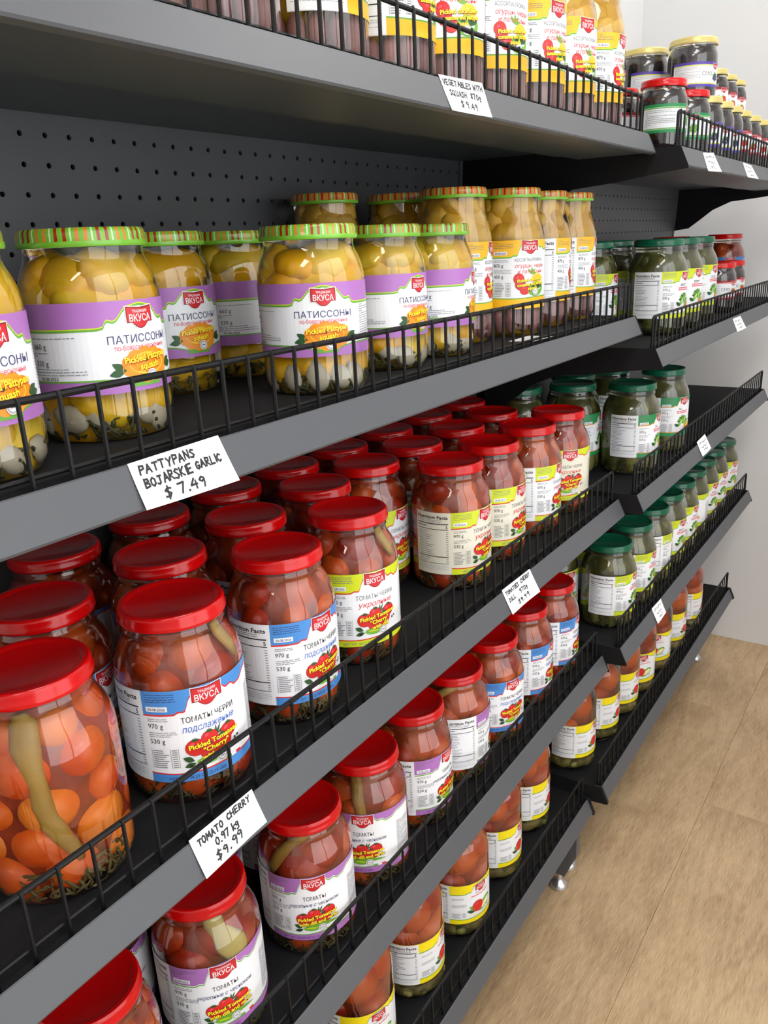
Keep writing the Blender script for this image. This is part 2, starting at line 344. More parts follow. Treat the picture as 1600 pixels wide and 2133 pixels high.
def shelving(unit, shelves, y0, y1, gy, gz, ztop, label):
    root = empty('shelving_unit', (back_x(unit, 0.2), (y0 + y1) / 2, 0)); tag(root, label, 'shelving', 'charcoal gondola shelving units')
    off = root.location.copy(); inv = lambda o: setattr(o, 'location', (-off.x, -off.y, -off.z))
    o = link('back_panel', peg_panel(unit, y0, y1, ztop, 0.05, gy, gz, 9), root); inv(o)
    for y in (y0, y1):
        b = MB(); w = 0.012
        for k in range(1):
            z0, z1 = 0.03, ztop + 0.01
            ya, yb = (y, y + w) if y == y0 else (y - w, y + (0.0055 if unit == 'near' else 0))
            x0, x1 = back_x(unit, z0), back_x(unit, z1)
            if unit == 'near' and y == y1: x0 += 0.002; x1 += 0.002
            vs = [(x0 - 0.07, ya, z0), (x0 + 0.0015, ya, z0), (x1 + 0.0015, ya, z1), (x1 - 0.07, ya, z1)]; vs += [(p[0], yb, p[2]) for p in vs]
            b.add(vs, [(3, 2, 1, 0), (4, 5, 6, 7), (0, 1, 5, 4), (1, 2, 6, 5), (2, 3, 7, 6), (3, 0, 4, 7)])
        o = link('upright', b.mesh('upright', ['charcoal']), root); inv(o)
    for nm, (z, xf) in shelves.items():
        xb = back_x(unit, z) + 0.002
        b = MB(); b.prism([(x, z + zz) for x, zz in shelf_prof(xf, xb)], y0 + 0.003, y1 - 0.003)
        b.m = [1 if 6 <= i <= 11 else 0 for i in range(len(b.f))]  # deck top and groove take the copy with shade painted in
        s = link('shelf', b.mesh('shelf', ['charcoal', 'charcoal_shaded']), root); inv(s)
        b = MB(); b.prism([(x, z + zz) for x, zz in rail_prof(xf)], y0 + 0.003, y1 - 0.003)
        link('price_rail', b.mesh('price_rail', ['slate_rail']), s)
        for ya, yb in ((y0, y0 + 0.0022), (y1 - 0.0022, y1)):
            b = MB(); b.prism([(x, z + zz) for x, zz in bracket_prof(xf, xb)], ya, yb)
            link('bracket', b.mesh('bracket', ['charcoal_shaded']), s)  # same coat as the panel, its shaded side painted dark
        if nm == 'bottom':
            for y in (y0, y1):
                b = MB(); ya, yb = (y + 0.001, y + 0.006) if y == y0 else (y - 0.006, y - 0.001)
                b.prism([(xf - 0.012, z - 0.030), (xf + DXR + 0.002, z - DZ - 0.004), (xf + DXR + 0.0035, z - DZ + 0.001), (xf + 0.003, z + 0.003), (xf - 0.012, z + 0.003)], ya, yb)
                link('end_cap', b.mesh('end_cap', ['black_plastic']), s)
    zb, xfb = shelves['bottom']
    rec = 0.0 if unit == 'near' else 0.045
    for y in ((y0 + 0.02, y1 - 0.016) if unit == 'near' else (y0 + 0.04, y1 - 0.02)):
        b = MB(); b.prism([(back_x(unit, 0.1), 0.045), (xfb - 0.09 - rec, 0.036), (xfb - 0.034 - rec, 0.036), (xfb - 0.011 - rec, 0.092), (xfb - 0.011 - rec, zb - 0.045), (back_x(unit, 0.1), zb - 0.045)], y - 0.009, y + 0.009)
        o = link('base_leg', b.mesh('base_leg', ['charcoal']), root); inv(o)
        for fx in (xfb - 0.048 - rec * 0.6, back_x(unit, 0.1) + 0.05):
            b = MB(); b.lathe([(0.0001, 0.0), (0.017, 0.0), (0.0185, 0.002), (0.018, 0.006), (0.014, 0.012), (0.0075, 0.017), (0.0055, 0.020), (0.0055, 0.05), (0.0001, 0.05)], 24)
            o = link('levelling_foot', smooth_sharp(b.mesh('levelling_foot', ['zinc'])), root); o.location = (fx - off.x, y - off.y, 0)
    return root
shelving('near', NEAR, NY0, NY1, 0.4798, 1.3563, 1.80, 'nearest charcoal steel shelving unit with pegboard back, holding tomato and pattypan jars')
shelving('far', FAR, FY0, FY1, 1.31, 1.33, 1.375, 'far charcoal steel shelving unit beside the end wall, with lower shelves')

# wire fences
def fence(z, xf, y0, y1, label, group):
    x = xf - 0.0095; root = empty('wire_fence', (x, (y0 + y1) / 2, z)); tag(root, label, 'shelf fence', group)
    L = (y1 - y0) / 2; H = 0.048; c = 0.006
    b = MB(); pts = [(0, -L, -0.005), (0, -L, H - c)] + [(0, -L + c - c * math.cos(a), H - c + c * math.sin(a)) for a in (PI / 4, PI / 2)]
    pts += [(-p[0], -p[1], p[2]) for p in reversed(pts)]
    b.tube(pts, 0.0023, 8); link('top_wire', smooth_sharp(b.mesh('top_wire', ['black_wire'])), root)
    b = MB(); b.tube([(-0.002, -L, 0.004), (-0.002, L, 0.004)], 0.0016, 6); link('bottom_wire', smooth_sharp(b.mesh('bottom_wire', ['black_wire'])), root)
    b = MB(); b.tube([(0, 0, -0.0055), (0, 0, H - 0.001), (-0.0012, 0, H + 0.0022)], 0.0016, 6); me = smooth_sharp(b.mesh('wire', ['black_wire']))
    n = int(2 * L / 0.0256)
    st = 2 * L / n
    for k in range(1, n): link('wire', me, root, (0.0022, -L + k * st, 0))
    # the two end loops are doubled
    for s in (-1, 1): link('wire', me, root, (0.0022, s * (L - 0.007), 0))
SHN = dict(top='top', second='second', third='third', fourth='fourth', bottom='bottom')
for nm, (z, xf) in NEAR.items():
    fence(z, xf, NY0 + 0.008, NY1 - 0.008, f'black wire fence along the front of the {nm} shelf of the near unit', 'near unit wire fences')
for nm, (z, xf) in FAR.items():
    fence(z, xf, FY0 + 0.014, FY1 + 0.004, f'black wire fence along the front of the {nm} shelf of the far unit', 'far unit wire fences')

# ------------------------------------------------------------------ label printing (flat mm layout wrapped round the glass)
TXT = {}
def text_geo(body, bold=0.0, shear=0.0):
    k = (body, bold, shear)
    if k in TXT: return TXT[k]
    c = bpy.data.curves.new('t', 'FONT'); c.body = body; c.resolution_u = 2; c.offset = bold; c.shear = shear
    o = bpy.data.objects.new('t', c); COL.objects.link(o)
    me = o.to_mesh(); v = [(p.co.x, p.co.y) for p in me.vertices]; f = [tuple(p.vertices) for p in me.polygons]
    o.to_mesh_clear(); bpy.data.objects.remove(o); bpy.data.curves.remove(c)
    x0 = min(p[0] for p in v); x1 = max(p[0] for p in v)
    caps = 0.73
    TXT[k] = ([(p[0] - (x0 + x1) / 2, p[1] - caps / 2) for p in v], f, x1 - x0)
    return TXT[k]
class Flat:
    def __init__(s): s.g = {}
    def _a(s, g, ink, layer, vs, fs):
        d = s.g.setdefault(g, dict(v=[], f=[], m=[], inks=[]))
        if ink not in d['inks']: d['inks'].append(ink)
        b = len(d['v']); d['v'] += [(x, y, layer) for x, y in vs]; d['f'] += [tuple(b + i for i in f) for f in fs]; d['m'] += [d['inks'].index(ink)] * len(fs)
    def strip(s, g, ink, layer, s0, s1, lo, hi, step=2.5, tr=None):
        n = max(1, int(math.ceil((s1 - s0) / step))); vs = []
        L = lo if callable(lo) else (lambda q: lo); H = hi if callable(hi) else (lambda q: hi)
        for i in range(n + 1):
            q = s0 + (s1 - s0) * i / n; vs += [(q, L(q)), (q, H(q))]
        if tr: vs = [tr(*v) for v in vs]
        s._a(g, ink, layer, vs, [(2 * i, 2 * i + 2, 2 * i + 3, 2 * i + 1) for i in range(n)])
    def ell(s, g, ink, layer, cx, cy, a, b, rot=0.0, n=14):
        co, si = math.cos(rot), math.sin(rot); vs = [(cx, cy)] 
        vs += [(cx + a * math.cos(q) * co - b * math.sin(q) * si, cy + a * math.cos(q) * si + b * math.sin(q) * co) for q in [2 * PI * i / n for i in range(n)]]
        s._a(g, ink, layer, vs, [(0, 1 + i, 1 + (i + 1) % n) for i in range(n)])
    def leaf(s, g, ink, layer, cx, cy, l, w, rot):
        co, si = math.cos(rot), math.sin(rot)
        s.strip(g, ink, layer, 0, l, lambda q: -w * math.sin(PI * q / l), lambda q: w * math.sin(PI * q / l), l / 6, tr=lambda x, y: (cx + x * co - y * si, cy + x * si + y * co))
    def rect(s, g, ink, layer, x0, x1, y0, y1): s.strip(g, ink, layer, x0, x1, y0, y1, 4)
    def line(s, g, ink, layer, x0, y0, x1, y1, w):
        d = math.hypot(x1 - x0, y1 - y0); a = math.atan2(y1 - y0, x1 - x0); co, si = math.cos(a), math.sin(a)
        s.strip(g, ink, layer, 0, d, -w / 2, w / 2, 4, tr=lambda x, y: (x0 + x * co - y * si, y0 + x * si + y * co))
    def text(s, g, ink, layer, body, cx, cy, h, width=None, rot=0.0, bold=0.0, shear=0.0, arc=None):
        v, f, w = text_geo(body, bold, shear); k = h / 0.73; kx = k if width is None else width / w
        co, si = math.cos(rot), math.sin(rot)
        vs = []
        for x, y in v:
            X, Y = x * kx, y * k
            if arc: Y += arc * (X / 20.0) ** 2
            vs.append((cx + X * co - Y * si, cy + X * si + Y * co))
        s._a(g, ink, layer, vs, f)
    def fine(s, g, ink, layer, x0, x1, y0, y1, pitch=1.8, w=0.5, rng=None, slope=0.0):
        """rows of illegible small print"""
        rng = rng or random.Random(3); y = y1
        while y > y0:
            x = x0
            while x < x1 - 0.5:
                l = min(rng.uniform(1.5, 6), x1 - x)
                s.line(g, ink, layer, x, y + slope * (x - x0), x + l, y + slope * (x + l - x0), w); x += l + rng.uniform(0.5, 0.9)
                if rng.random() < 0.08: break
            y -= pitch
    def meshes(s, name, R, z0):
        out = {}
        Rm = R * 1000
        for g, d in s.g.items():
            vs = []
            for x, y, l in d['v']:
                r = (Rm + 0.25 + 0.11 * l) / 1000; a = x / Rm
                vs.append((r * math.cos(a), r * math.sin(a), z0 + y / 1000))
            out[g] = new_mesh(name + '_' + g, vs, d['f'], ['ink_' + k for k in d['inks']], d['m'])
        return out

def brand(F, cx, cy, sc_=1.0, detail=True):
    """red shield with the two-line brand lettering"""
    w, h = 12.0 * sc_, 8.0 * sc_
    top = lambda q: cy + h * (0.86 + 0.14 * abs(q - cx) / w)
    bot = lambda q: cy - h * (0.42 + 0.58 * max(0, 1 - (abs(q - cx) / (w * 0.62)) ** 2))
    F.strip('logo', 'white', 4, cx - w - 0.9, cx + w + 0.9, lambda q: bot(q) - 1.0, lambda q: top(q) + 1.0, 1.6 * sc_)
    F.strip('logo', 'darkred', 5, cx - w - 0.3, cx + w + 0.3, lambda q: bot(q) - 0.5, lambda q: top(q) + 0.5, 1.6 * sc_)
    F.strip('logo', 'brandred', 6, cx - w + 0.4, cx + w - 0.4, lambda q: bot(q) + 0.3, lambda q: top(q) - 0.4, 1.6 * sc_)
    F.text('logo', 'white', 7, 'ВКУСА', cx, cy - 0.4 * sc_, 5.4 * sc_, 20 * sc_, bold=0.015, arc=0.9)
    if detail: F.text('logo', 'white', 7, 'ТРАДИЦИИ', cx, cy + 4.6 * sc_, 2.1 * sc_, 14 * sc_, bold=0.01, arc=0.6)
def nutrition(F, x0, x1, H, seed=1, paper='white'):
    rng = random.Random(seed); g = 'nutrition_panel'
    F.rect(g, paper, 3, x0, x1, 0.5, H - 0.5)
    F.text(g, 'black', 4, 'Nutrition Facts', (x0 + x1) / 2, H - 6, 4.2, (x1 - x0) * 0.86, bold=0.025)
    xa, xb = x0 + 3, x1 - 3
    F.fine(g, 'grey', 4, xa, xb - 8, H - 12.5, H - 10, 1.9, 0.55, rng)
    F.rect(g, 'black', 4, xa, xb, H - 15.2, H - 14)
    F.line(g, 'black', 4, xa, H - 18, xa + 14, H - 18, 1.0); F.text(g, 'black', 4, '5', xb - 2, H - 18.3, 4.0, bold=0.02)
    F.rect(g, 'black', 4, xa, xb, H - 22.2, H - 21.4)
    y = H - 25
    while y > H * 0.3:
        l = rng.uniform(12, 26); F.line(g, 'grey', 4, xa + rng.choice((0, 0, 2)), y, xa + l, y, 0.6); F.line(g, 'grey', 4, xb - 3, y, xb, y, 0.7)
        y -= 2.5
    F.rect(g, 'black', 4, xa, xb, y - 0.6, y + 0.4); y -= 2.6
    for k in range(3): F.line(g, 'grey', 4, xa, y, xa + rng.uniform(10, 20), y, 0.6); F.line(g, 'grey', 4, xb - 3, y, xb, y, 0.7); y -= 2.3
    F.rect(g, 'black', 4, xa, xb, y + 0.2, y + 0.8); F.fine(g, 'lightgrey', 4, xa, xb, 5, y - 1, 1.7, 0.5, rng)
def seal(F, cx, cy, r):
    F.ell('picture', 'white', 8, cx, cy, r, r, n=18); F.ell('picture', 'lightgrey', 9, cx, cy, r * 0.86, r * 0.86, n=18); F.ell('picture', 'white', 10, cx, cy, r * 0.62, r * 0.62)
    F.line('picture', 'grey', 11, cx - r * 0.4, cy, cx + r * 0.4, cy, 0.9)
def tomato_pic(F, cx, cy, k=1.0, cucumber=True):
    g = 'picture'
    for (a, l, r) in ((2.2, 8, 0.9), (2.7, 9, 1.2), (0.6, 9, 1.0), (1.1, 10, 0.9), (1.5, 9, 0.8)):
        F.leaf(g, 'deepgreen', 3, cx + 4 * k, cy + 5 * k, l * k, 0.8 * k, a)
    for (dx, dy, r) in ((-12, 0, 7.6), (15, 5, 7.2), (-1, 5.5, 6.4), (9, -2, 7.8), (-2, -5.5, 7.2)):
        F.ell(g, 'darkred', 3.5, cx + dx * k, cy + dy * k, (r + 0.3) * k, (r * 0.92 + 0.3) * k); F.ell(g, 'red', 4, cx + dx * k, cy + dy * k, r * k, r * 0.92 * k)
        F.ell(g, 'pink', 5, cx + (dx - r * 0.35) * k, cy + (dy + r * 0.4) * k, r * 0.28 * k, r * 0.18 * k, 0.6, 8)
        for q in range(5): F.leaf(g, 'deepgreen', 5, cx + dx * k, cy + (dy + r * 0.7) * k, 3.2 * k, 0.6 * k, 0.3 + q * 0.62)
    if cucumber:
        F.leaf(g, 'deepgreen', 4, cx - 14 * k, cy - 11 * k, 9 * k, 2.4 * k, 2.7); F.leaf(g, 'deepgreen', 4, cx - 13 * k, cy - 13 * k, 9 * k, 2.2 * k, 3.4)
        F.ell(g, 'cucumber', 6, cx - 4 * k, cy - 13 * k, 8.5 * k, 3.2 * k, -0.06, 18); F.ell(g, 'lime', 7, cx - 4 * k, cy - 12.2 * k, 6 * k, 0.9 * k, -0.06)
        F.ell(g, 'black', 6, cx - 17 * k, cy - 14.5 * k, 1.2 * k, 1.1 * k); F.ell(g, 'black', 6, cx + 20 * k, cy - 5 * k, 1.0 * k, 1.2 * k); F.ell(g, 'black', 6, cx + 23 * k, cy - 4 * k, 0.9 * k, 1.1 * k)
        seal(F, cx + 7 * k, cy - 13.5 * k, 4.4 * k)
def english(F, lines, cx, cy, h, rot, wmax, ink='textyellow', out='darkred'):
    y = cy
    for i, t in enumerate(lines):
        v, f, w = text_geo(t, 0.03, 0.0); wd = min(wmax, w * h / 0.73)
        px, py = cx - math.sin(rot) * (y - cy), cy + (y - cy)
        if out: F.text('lettering', out, 9, t, px + 0.25, py - 0.25, h * 1.04, wd * 1.01, rot, bold=0.06)
        F.text('lettering', ink, 10, t, px, py, h, wd, rot, bold=0.03); y -= h * 1.32

def edge_classic(q, H, lo, hi, x0=-46):
    """lower edge of the colour band: low at left, stepping up in scallops to the brand shield, lower again at right"""
    pts = [(x0 - 20, lo), (-27, lo), (-23, lo + 2), (-19, lo + 1.5), (-13, hi - 3), (-6, hi), (6, hi), (12, hi - 2), (17, hi - 6), (22, hi - 5), (27, hi - 8.5), (33, hi - 8), (44, hi - 3), (80, hi - 1)]
    for (a, ya), (b, yb) in zip(pts[:-1], pts[1:]):
        if a <= q <= b:
            t = (q - a) / (b - a); t = t * t * (3 - 2 * t); return ya + (yb - ya) * t
    return lo if q < 0 else hi
def edge_arch(q, H, lo, hi, x0=-46):
    pts = [(x0 - 20, lo), (-31, lo), (-27, lo + 0.5), (-24, lo + 5), (-20, lo + 4), (-9, hi), (0, hi + 1.5), (9, hi), (20, lo + 4), (24, lo + 5), (27, lo + 0.5), (31, lo), (80, lo)]
    for (a, ya), (b, yb) in zip(pts[:-1], pts[1:]):
        if a <= q <= b:
            t = (q - a) / (b - a); t = t * t * (3 - 2 * t); return ya + (yb - ya) * t
    return lo

def make_label(kind):
    F = Flat()
    worn = kind == 'limeworn'
    if worn: kind = 'lime'
    if kind in ('blue', 'lime', 'violet', 'cuke', 'cukegreen', 'baseyellow', 'assorti', 'pattypan'):
        H = dict(blue=81, lime=81, violet=80, cuke=78, cukegreen=76, baseyellow=72, assorti=84, pattypan=60)[kind]
        x0, x1 = (-100, 66) if kind != 'pattypan' else (-88, 62)
        paper = 'paperwarm' if worn else 'white'
        F.rect('label', paper, 0, x0, x1, 0, H)
        band = dict(blue='blue', lime='lime', violet='violet', cuke='lime', cukegreen='green', baseyellow='yellow', assorti='amber', pattypan='violet')[kind]
        rim = dict(blue='red', lime='red', violet='leafgreen', cuke='leafgreen', cukegreen='orange', baseyellow='leafgreen', assorti='leafgreen', pattypan='leafgreen')[kind]
        xb = x0 if kind in ('pattypan', 'baseyellow') else -51
        lo, hi = H - 20, H - 3
        ed = edge_classic
        if kind == 'pattypan': ed = edge_arch; lo, hi = H - 17, H - 4
        if kind == 'baseyellow': lo, hi = H - 16, H - 2
        if kind in ('cuke', 'cukegreen'): lo, hi = H - 18, H - 4
        E = lambda q: ed(q, H, lo, hi)
        F.strip('label', band, 1, xb, x1, E, H, 1.5)
        F.strip('label', rim, 2, xb, x1, lambda q: E(q) - 1.4, lambda q: E(q), 1.5)
        if kind in ('pattypan', 'violet', 'assorti'): F.strip('label', 'lime' if kind != 'violet' else 'white', 2, xb, x1, lambda q: E(q), lambda q: E(q) + 0.7, 1.5)
        # bottom band
        bh = dict(pattypan=9, assorti=13, baseyellow=8).get(kind, 7.5)
        B = (lambda q: bh - 5.5 * math.exp(-(q / 16) ** 2)) if kind == 'pattypan' else (lambda q: bh + 0.8 * math.sin(q * 0.07))
        F.strip('label', band, 1, xb, x1, 0, B, 2); F.strip('label', rim, 2, xb, x1, B, lambda q: B(q) + 1.2, 2)
        if kind == 'pattypan': F.strip('label', 'leafgreen', 3, -11, 11, 3, 6.5, 2)
        if kind in ('blue', 'lime', 'violet'):
            F.text('lettering', 'navy' if kind != 'lime' else 'grey', 3, 'NET WT. 34.22 OZ (2.14 LBS)', -14, 3.4, 3.0, 46)
            F.rect('label', 'leafgreen', 3, 10, 15, 8.5, 11); F.rect('label', 'white', 3, 15, 20, 8.5, 11); F.rect('label', 'red', 3, 20, 25, 8.5, 11)
        yb = {'pattypan': H - 11.5, 'baseyellow': H - 11, 'assorti': H - 9}.get(kind, H - 9)
        brand(F, 0, yb, 0.86 if kind in ('pattypan', 'cuke', 'cukegreen', 'baseyellow') else 1.0)
        rng = random.Random(len(kind) * 7)
        if kind not in ('baseyellow',):
            if kind != 'pattypan':
                F.strip('label', 'white', 2, -48, -31, H - 17.5, H - 13.2, 3)
                F.text('lettering', 'navy', 3, '30.08.2026' if kind != 'assorti' else '30.08.2023', -39.5, H - 15.4, 2.4, 14, bold=0.01)
                F.fine('lettering', 'navy' if kind == 'blue' else 'grey', 3, -48, -24, H - 11, H - 3, 2.0, 0.5, rng)
        # left information column
        if kind == 'pattypan':
            F.fine('lettering', 'grey', 3, -80, -45, H - 23.5, H - 22, 1.7, 0.5, rng)
            F.text('lettering', 'black', 3, '660 g', -72, H - 27, 3.8, 11); F.fine('lettering', 'grey', 3, -80, -45, H - 34, H - 31.5, 1.7, 0.5, rng)
            F.text('lettering', 'black', 3, '330 g', -72, H - 38, 3.8, 11); F.fine('lettering', 'grey', 3, -80, -40, 14, H - 42, 1.9, 0.5, rng)
            F.text('lettering', 'black', 3, '30.08.2023', -68, 11.8, 2.2, 15, bold=0.01)
            F.fine('lettering', 'grey', 3, 36, 60, 14, H - 20, 1.9, 0.55, rng, 0.04)
        else:
            ia, ib = -48, -26
            wt = dict(assorti=('870 g', '450 g')).get(kind, ('970 g', '530 g'))
            if kind == 'baseyellow': wt = None
            F.fine('lettering', 'grey', 3, ia, ib - 4, H - 27, H - 24, 1.7, 0.5, rng)
            if wt: F.text('lettering', 'black', 3, wt[0], ia + 6, H - 30, 4.2, 12)
            F.fine('lettering', 'grey', 3, ia, ib, H - 40, H - 36, 1.7, 0.5, rng)
            if wt: F.text('lettering', 'black', 3, wt[1], ia + 6, H - 43.5, 4.2, 12)
            ty = H - 52
            for k in range(9 if kind not in ('baseyellow',) else 5):
                F.line('lettering', 'grey', 3, ia + 1, ty, ia + 1 + rng.uniform(8, 13), ty, 0.7); F.line('lettering', 'grey', 3, ia + 16, ty, ia + 20, ty, 0.7); ty -= 1.9
            for xx in (ia, ia + 15, ia + 21): F.line('lettering', 'grey', 3, xx, H - 50.5, xx, ty + 1, 0.3)
            F.fine('lettering', 'grey', 3, 42, 64, 14, H - 22, 1.9, 0.55, rng, 0.1)
            nutrition(F, x0, -51.5, H, len(kind), paper)
        # front
        if kind in ('blue', 'lime', 'violet'):
            F.text('lettering', 'grey' if kind == 'lime' else 'black', 3, 'ТОМАТЫ ЧЕРРИ' if kind != 'violet' else 'ТОМАТЫ', 0, H - 26.5, 5.0, 44 if kind != 'violet' else 24)
            sub, ink = dict(blue=('подслаженые', 'bluetext'), lime=('укропные', 'red'), violet=('укропные с чесноком', 'navy'))[kind]
            F.text('lettering', ink, 3, sub, 0, H - 34.5, 6.0 if kind != 'violet' else 4.6, {'blue': 44, 'lime': 40, 'violet': 54}[kind], shear=0.25)
            tomato_pic(F, -1, H - 52, 1.05 if kind != 'violet' else 1.0)
            if kind == 'violet': F.leaf('picture', 'cucumber', 6, -20, H - 60, 46, 2.6, -0.06)
            english(F, {'blue': ['Pickled Tomatoes', '"Cherry"', 'with sugar'], 'lime': ['Pickled Tomatoes', '"Cherry"', 'with dill'], 'violet': ['Pickled Tomatoes', 'with dill and garlic']}[kind], 2, H - 49 if kind != 'violet' else H - 51, 4.4, 0.10, 42)
        elif kind == 'pattypan':
            F.text('lettering', 'navy', 3, 'ПАТИССОНЫ', 0, H - 25, 5.4, 50); F.text('lettering', 'pink', 3, 'по-боярски чесночные', 0, H - 30.5, 3.6, 42)
            for k in range(11):
                a = 2 * PI * k / 11; F.ell('picture', 'orange', 3 + 0.02 * k, 2 + 15 * math.cos(a), H - 43 + 7.5 * math.sin(a), 5.5, 5.0)
            F.ell('picture', 'gold', 4, 2, H - 42, 15, 7.5, 0, 20); F.ell('picture', 'orange', 5, 2, H - 42, 11, 5); F.ell('picture', 'deepgreen', 6, 0, H - 40, 1.6, 1.2)
            for a, px in ((2.6, -15), (3.3, -16), (0.5, 19), (0.1, 20)): F.leaf('picture', 'deepgreen', 3, px, H - 46, 11, 2.6, a)
            english(F, ['Pickled Pattypan', 'squash'], 2, H - 37.5, 4.4, 0.08, 36, 'textyellow', 'red'); seal(F, 4, H - 50.5, 4.2)
        elif kind == 'assorti':
            F.text('lettering', 'grey', 3, 'АССОРТИ«ТРОЙКА»', 0, H - 24, 4.0, 44)
            F.text('lettering', 'red', 3, 'огурцы, черри', 2, H - 31, 5.2, 46, shear=0.2); F.text('lettering', 'red', 3, 'и патиссоны', 2, H - 38, 5.2, 40, shear=0.2)
            for dx, dy in ((-16, -47), (-8, -60), (-14, -54)): F.ell('picture', 'darkred', 3, dx, H + dy, 7.3, 7.0); F.ell('picture', 'red', 4, dx, H + dy, 7, 6.6); F.ell('picture', 'pink', 5, dx - 2, H + dy + 2, 2, 1.3, 0.6, 8)
            F.ell('picture', 'gold', 3, 12, H - 47, 10, 6); F.ell('picture', 'cucumber', 4, 10, H - 60, 14, 9, 0.1, 20); F.ell('picture', 'deepgreen', 5, 12, H - 56, 10, 4, 0.1, 16)
            for a in (0.3, 0.9, 1.5, 2.2): F.leaf('picture', 'leafgreen', 3, 2, H - 42, 9, 1.5, a)
            english(F, ['Pickled cucumbers', 'tomatoes and pattypan', 'squash'], 2, H - 48, 4.0, 0.08, 42); seal(F, 8, H - 63, 5)
        elif kind in ('cuke', 'cukegreen'):
            F.fine('lettering', 'grey', 3, -14, 16, H - 25, H - 22, 2.4, 1.3, rng); F.fine('lettering', 'pink', 3, -18, 18, H - 32, H - 28, 3.2, 1.8, rng)
            for a in range(9): F.leaf('picture', 'leafgreen' if a % 2 else 'deepgreen', 3 + 0.1 * a, -2, H - 50, 15, 3.0, 0.3 + a * 0.33)
            for dx, dy, a in ((-8, -50, 0.9), (2, -46, 1.2), (10, -51, 0.7)): F.ell('picture', 'cucumber', 5, dx, H + dy, 9, 3.4, a, 16); F.ell('picture', 'cream', 6, dx + 1, H + dy + 1, 5, 0.9, a)
            F.leaf('picture', 'deepgreen', 6, -12, H - 58, 12, 3, 2.6)
            F.ell('picture', 'orange', 7, 12, H - 57, 11, 3.8, 0.25, 16); F.ell('picture', 'gold', 8, 12, H - 56, 8, 1.4, 0.25)
        elif kind == 'baseyellow':
            F.fine('lettering', 'grey', 3, -10, 12, H - 20.5, H - 19, 2.4, 1.1, rng); F.fine('lettering', 'pink', 3, -18, 18, H - 27, H - 24, 3.0, 1.7, rng)
            F.ell('picture', 'cucumber', 3, 8, H - 47, 16, 8, 0.5, 18); F.ell('picture', 'cream', 4, 10, H - 47, 11, 4.5, 0.5, 16)
            F.ell('picture', 'darkred', 4, -6, H - 45, 10.3, 10.3, 0, 18); F.ell('picture', 'red', 5, -6, H - 45, 10, 10, 0, 18); F.ell('picture', 'pink', 6, -9, H - 41, 2.6, 1.7, 0.6, 8)
            F.leaf('picture', 'deepgreen', 4, -12, H - 54, 14, 3, 2.8); F.leaf('picture', 'leafgreen', 4, -12, H - 50, 12, 2.6, 2.4)
            for dx in (-18, -14, -11): F.ell('picture', 'cream', 6, dx, H - 58, 2.0, 1.4)
            seal(F, 16, H - 54, 3.6)
    else:      # jams
        H, x0, x1 = (40, -70, 50)
        F.rect('label', 'white', 0, x0, x1, 0, H)
        c1, c2 = dict(jamgreen=('green', 'leafgreen'), jamviolet=('indigo', 'lime'), jamred=('darkred', 'pink'))[kind]
        for a, b, ink in ((H - 4.5, H, c1), (H - 6.5, H - 5, c2), (0, 4.5, c1), (5, 6.5, c2)): F.rect('label', ink, 1, x0, x1, a, b)
        rng = random.Random(5)
        F.fine('lettering', 'lightgrey' if kind != 'jamgreen' else 'grey', 3, x0 + 4, -20, 9, H - 9, 2.4, 0.6, rng)
        brand(F, 12, H - 7, 0.55, False)
        F.text('lettering', 'grey', 3, {'jamgreen': 'Ор', 'jamviolet': 'СМО', 'jamred': 'СМО'}[kind], -8 if kind != 'jamgreen' else -12, H - 19, 6.5)
        for a in range(5): F.leaf('picture', 'leafgreen', 3, 12, 16, 9, 2, 0.3 + a * 0.6)
        for dx, dy in ((8, 14), (13, 12), (18, 15), (11, 18), (16, 19)): F.ell('picture', {'jamgreen': 'leafgreen', 'jamviolet': 'navy', 'jamred': 'red'}[kind], 5, dx, dy, 3, 3)
    return F

# ------------------------------------------------------------------ jar shapes
def jar_profile(R, h, neck, bot):
    """outline of the glass up to the neck under the lid"""
    zl = h - 0.0145
    return [(0.0001, 0.0035), (bot * 0.8, 0.0025), (bot, 0.0), (bot + (R - bot) * 0.45, 0.0015), (R * 0.985, 0.009), (R, 0.015)]
TOM = jar_profile(0.051, 0.1605, 0.039, 0.043) + [(0.051, 0.104), (0.0505, 0.111), (0.049, 0.118), (0.046, 0.1255), (0.0425, 0.1315), (0.0402, 0.136), (0.0392, 0.1400), (0.0404, 0.1420), (0.0404, 0.1432), (0.0392, 0.1450), (0.0392, 0.150)]
PAT = jar_profile(0.0468, 0.139, 0.039, 0.038) + [(0.0468, 0.093), (0.0463, 0.100), (0.0448, 0.107), (0.0425, 0.1135), (0.0402, 0.118), (0.0390, 0.122), (0.0390, 0.129)]
ASS = jar_profile(0.0468, 0.181, 0.038, 0.040) + [(0.0468, 0.119), (0.0460, 0.127), (0.0440, 0.136), (0.0415, 0.145), (0.0392, 0.153), (0.0380, 0.160), (0.0380, 0.171)]
BAS = jar_profile(0.051, 0.200, 0.039, 0.043) + [(0.051, 0.138), (0.0505, 0.146), (0.049, 0.154), (0.046, 0.162), (0.0425, 0.169), (0.0402, 0.175), (0.0392, 0.181), (0.0392, 0.190)]
JAM = jar_profile(0.0370, 0.104, 0.031, 0.031) + [(0.0370, 0.070), (0.0362, 0.078), (0.0335, 0.085), (0.0318, 0.088), (0.0318, 0.096)]
JAMB = jar_profile(0.0430, 0.103, 0.038, 0.034) + [(0.0430, 0.072), (0.0422, 0.079), (0.0400, 0.084), (0.0392, 0.087), (0.0392, 0.095)]
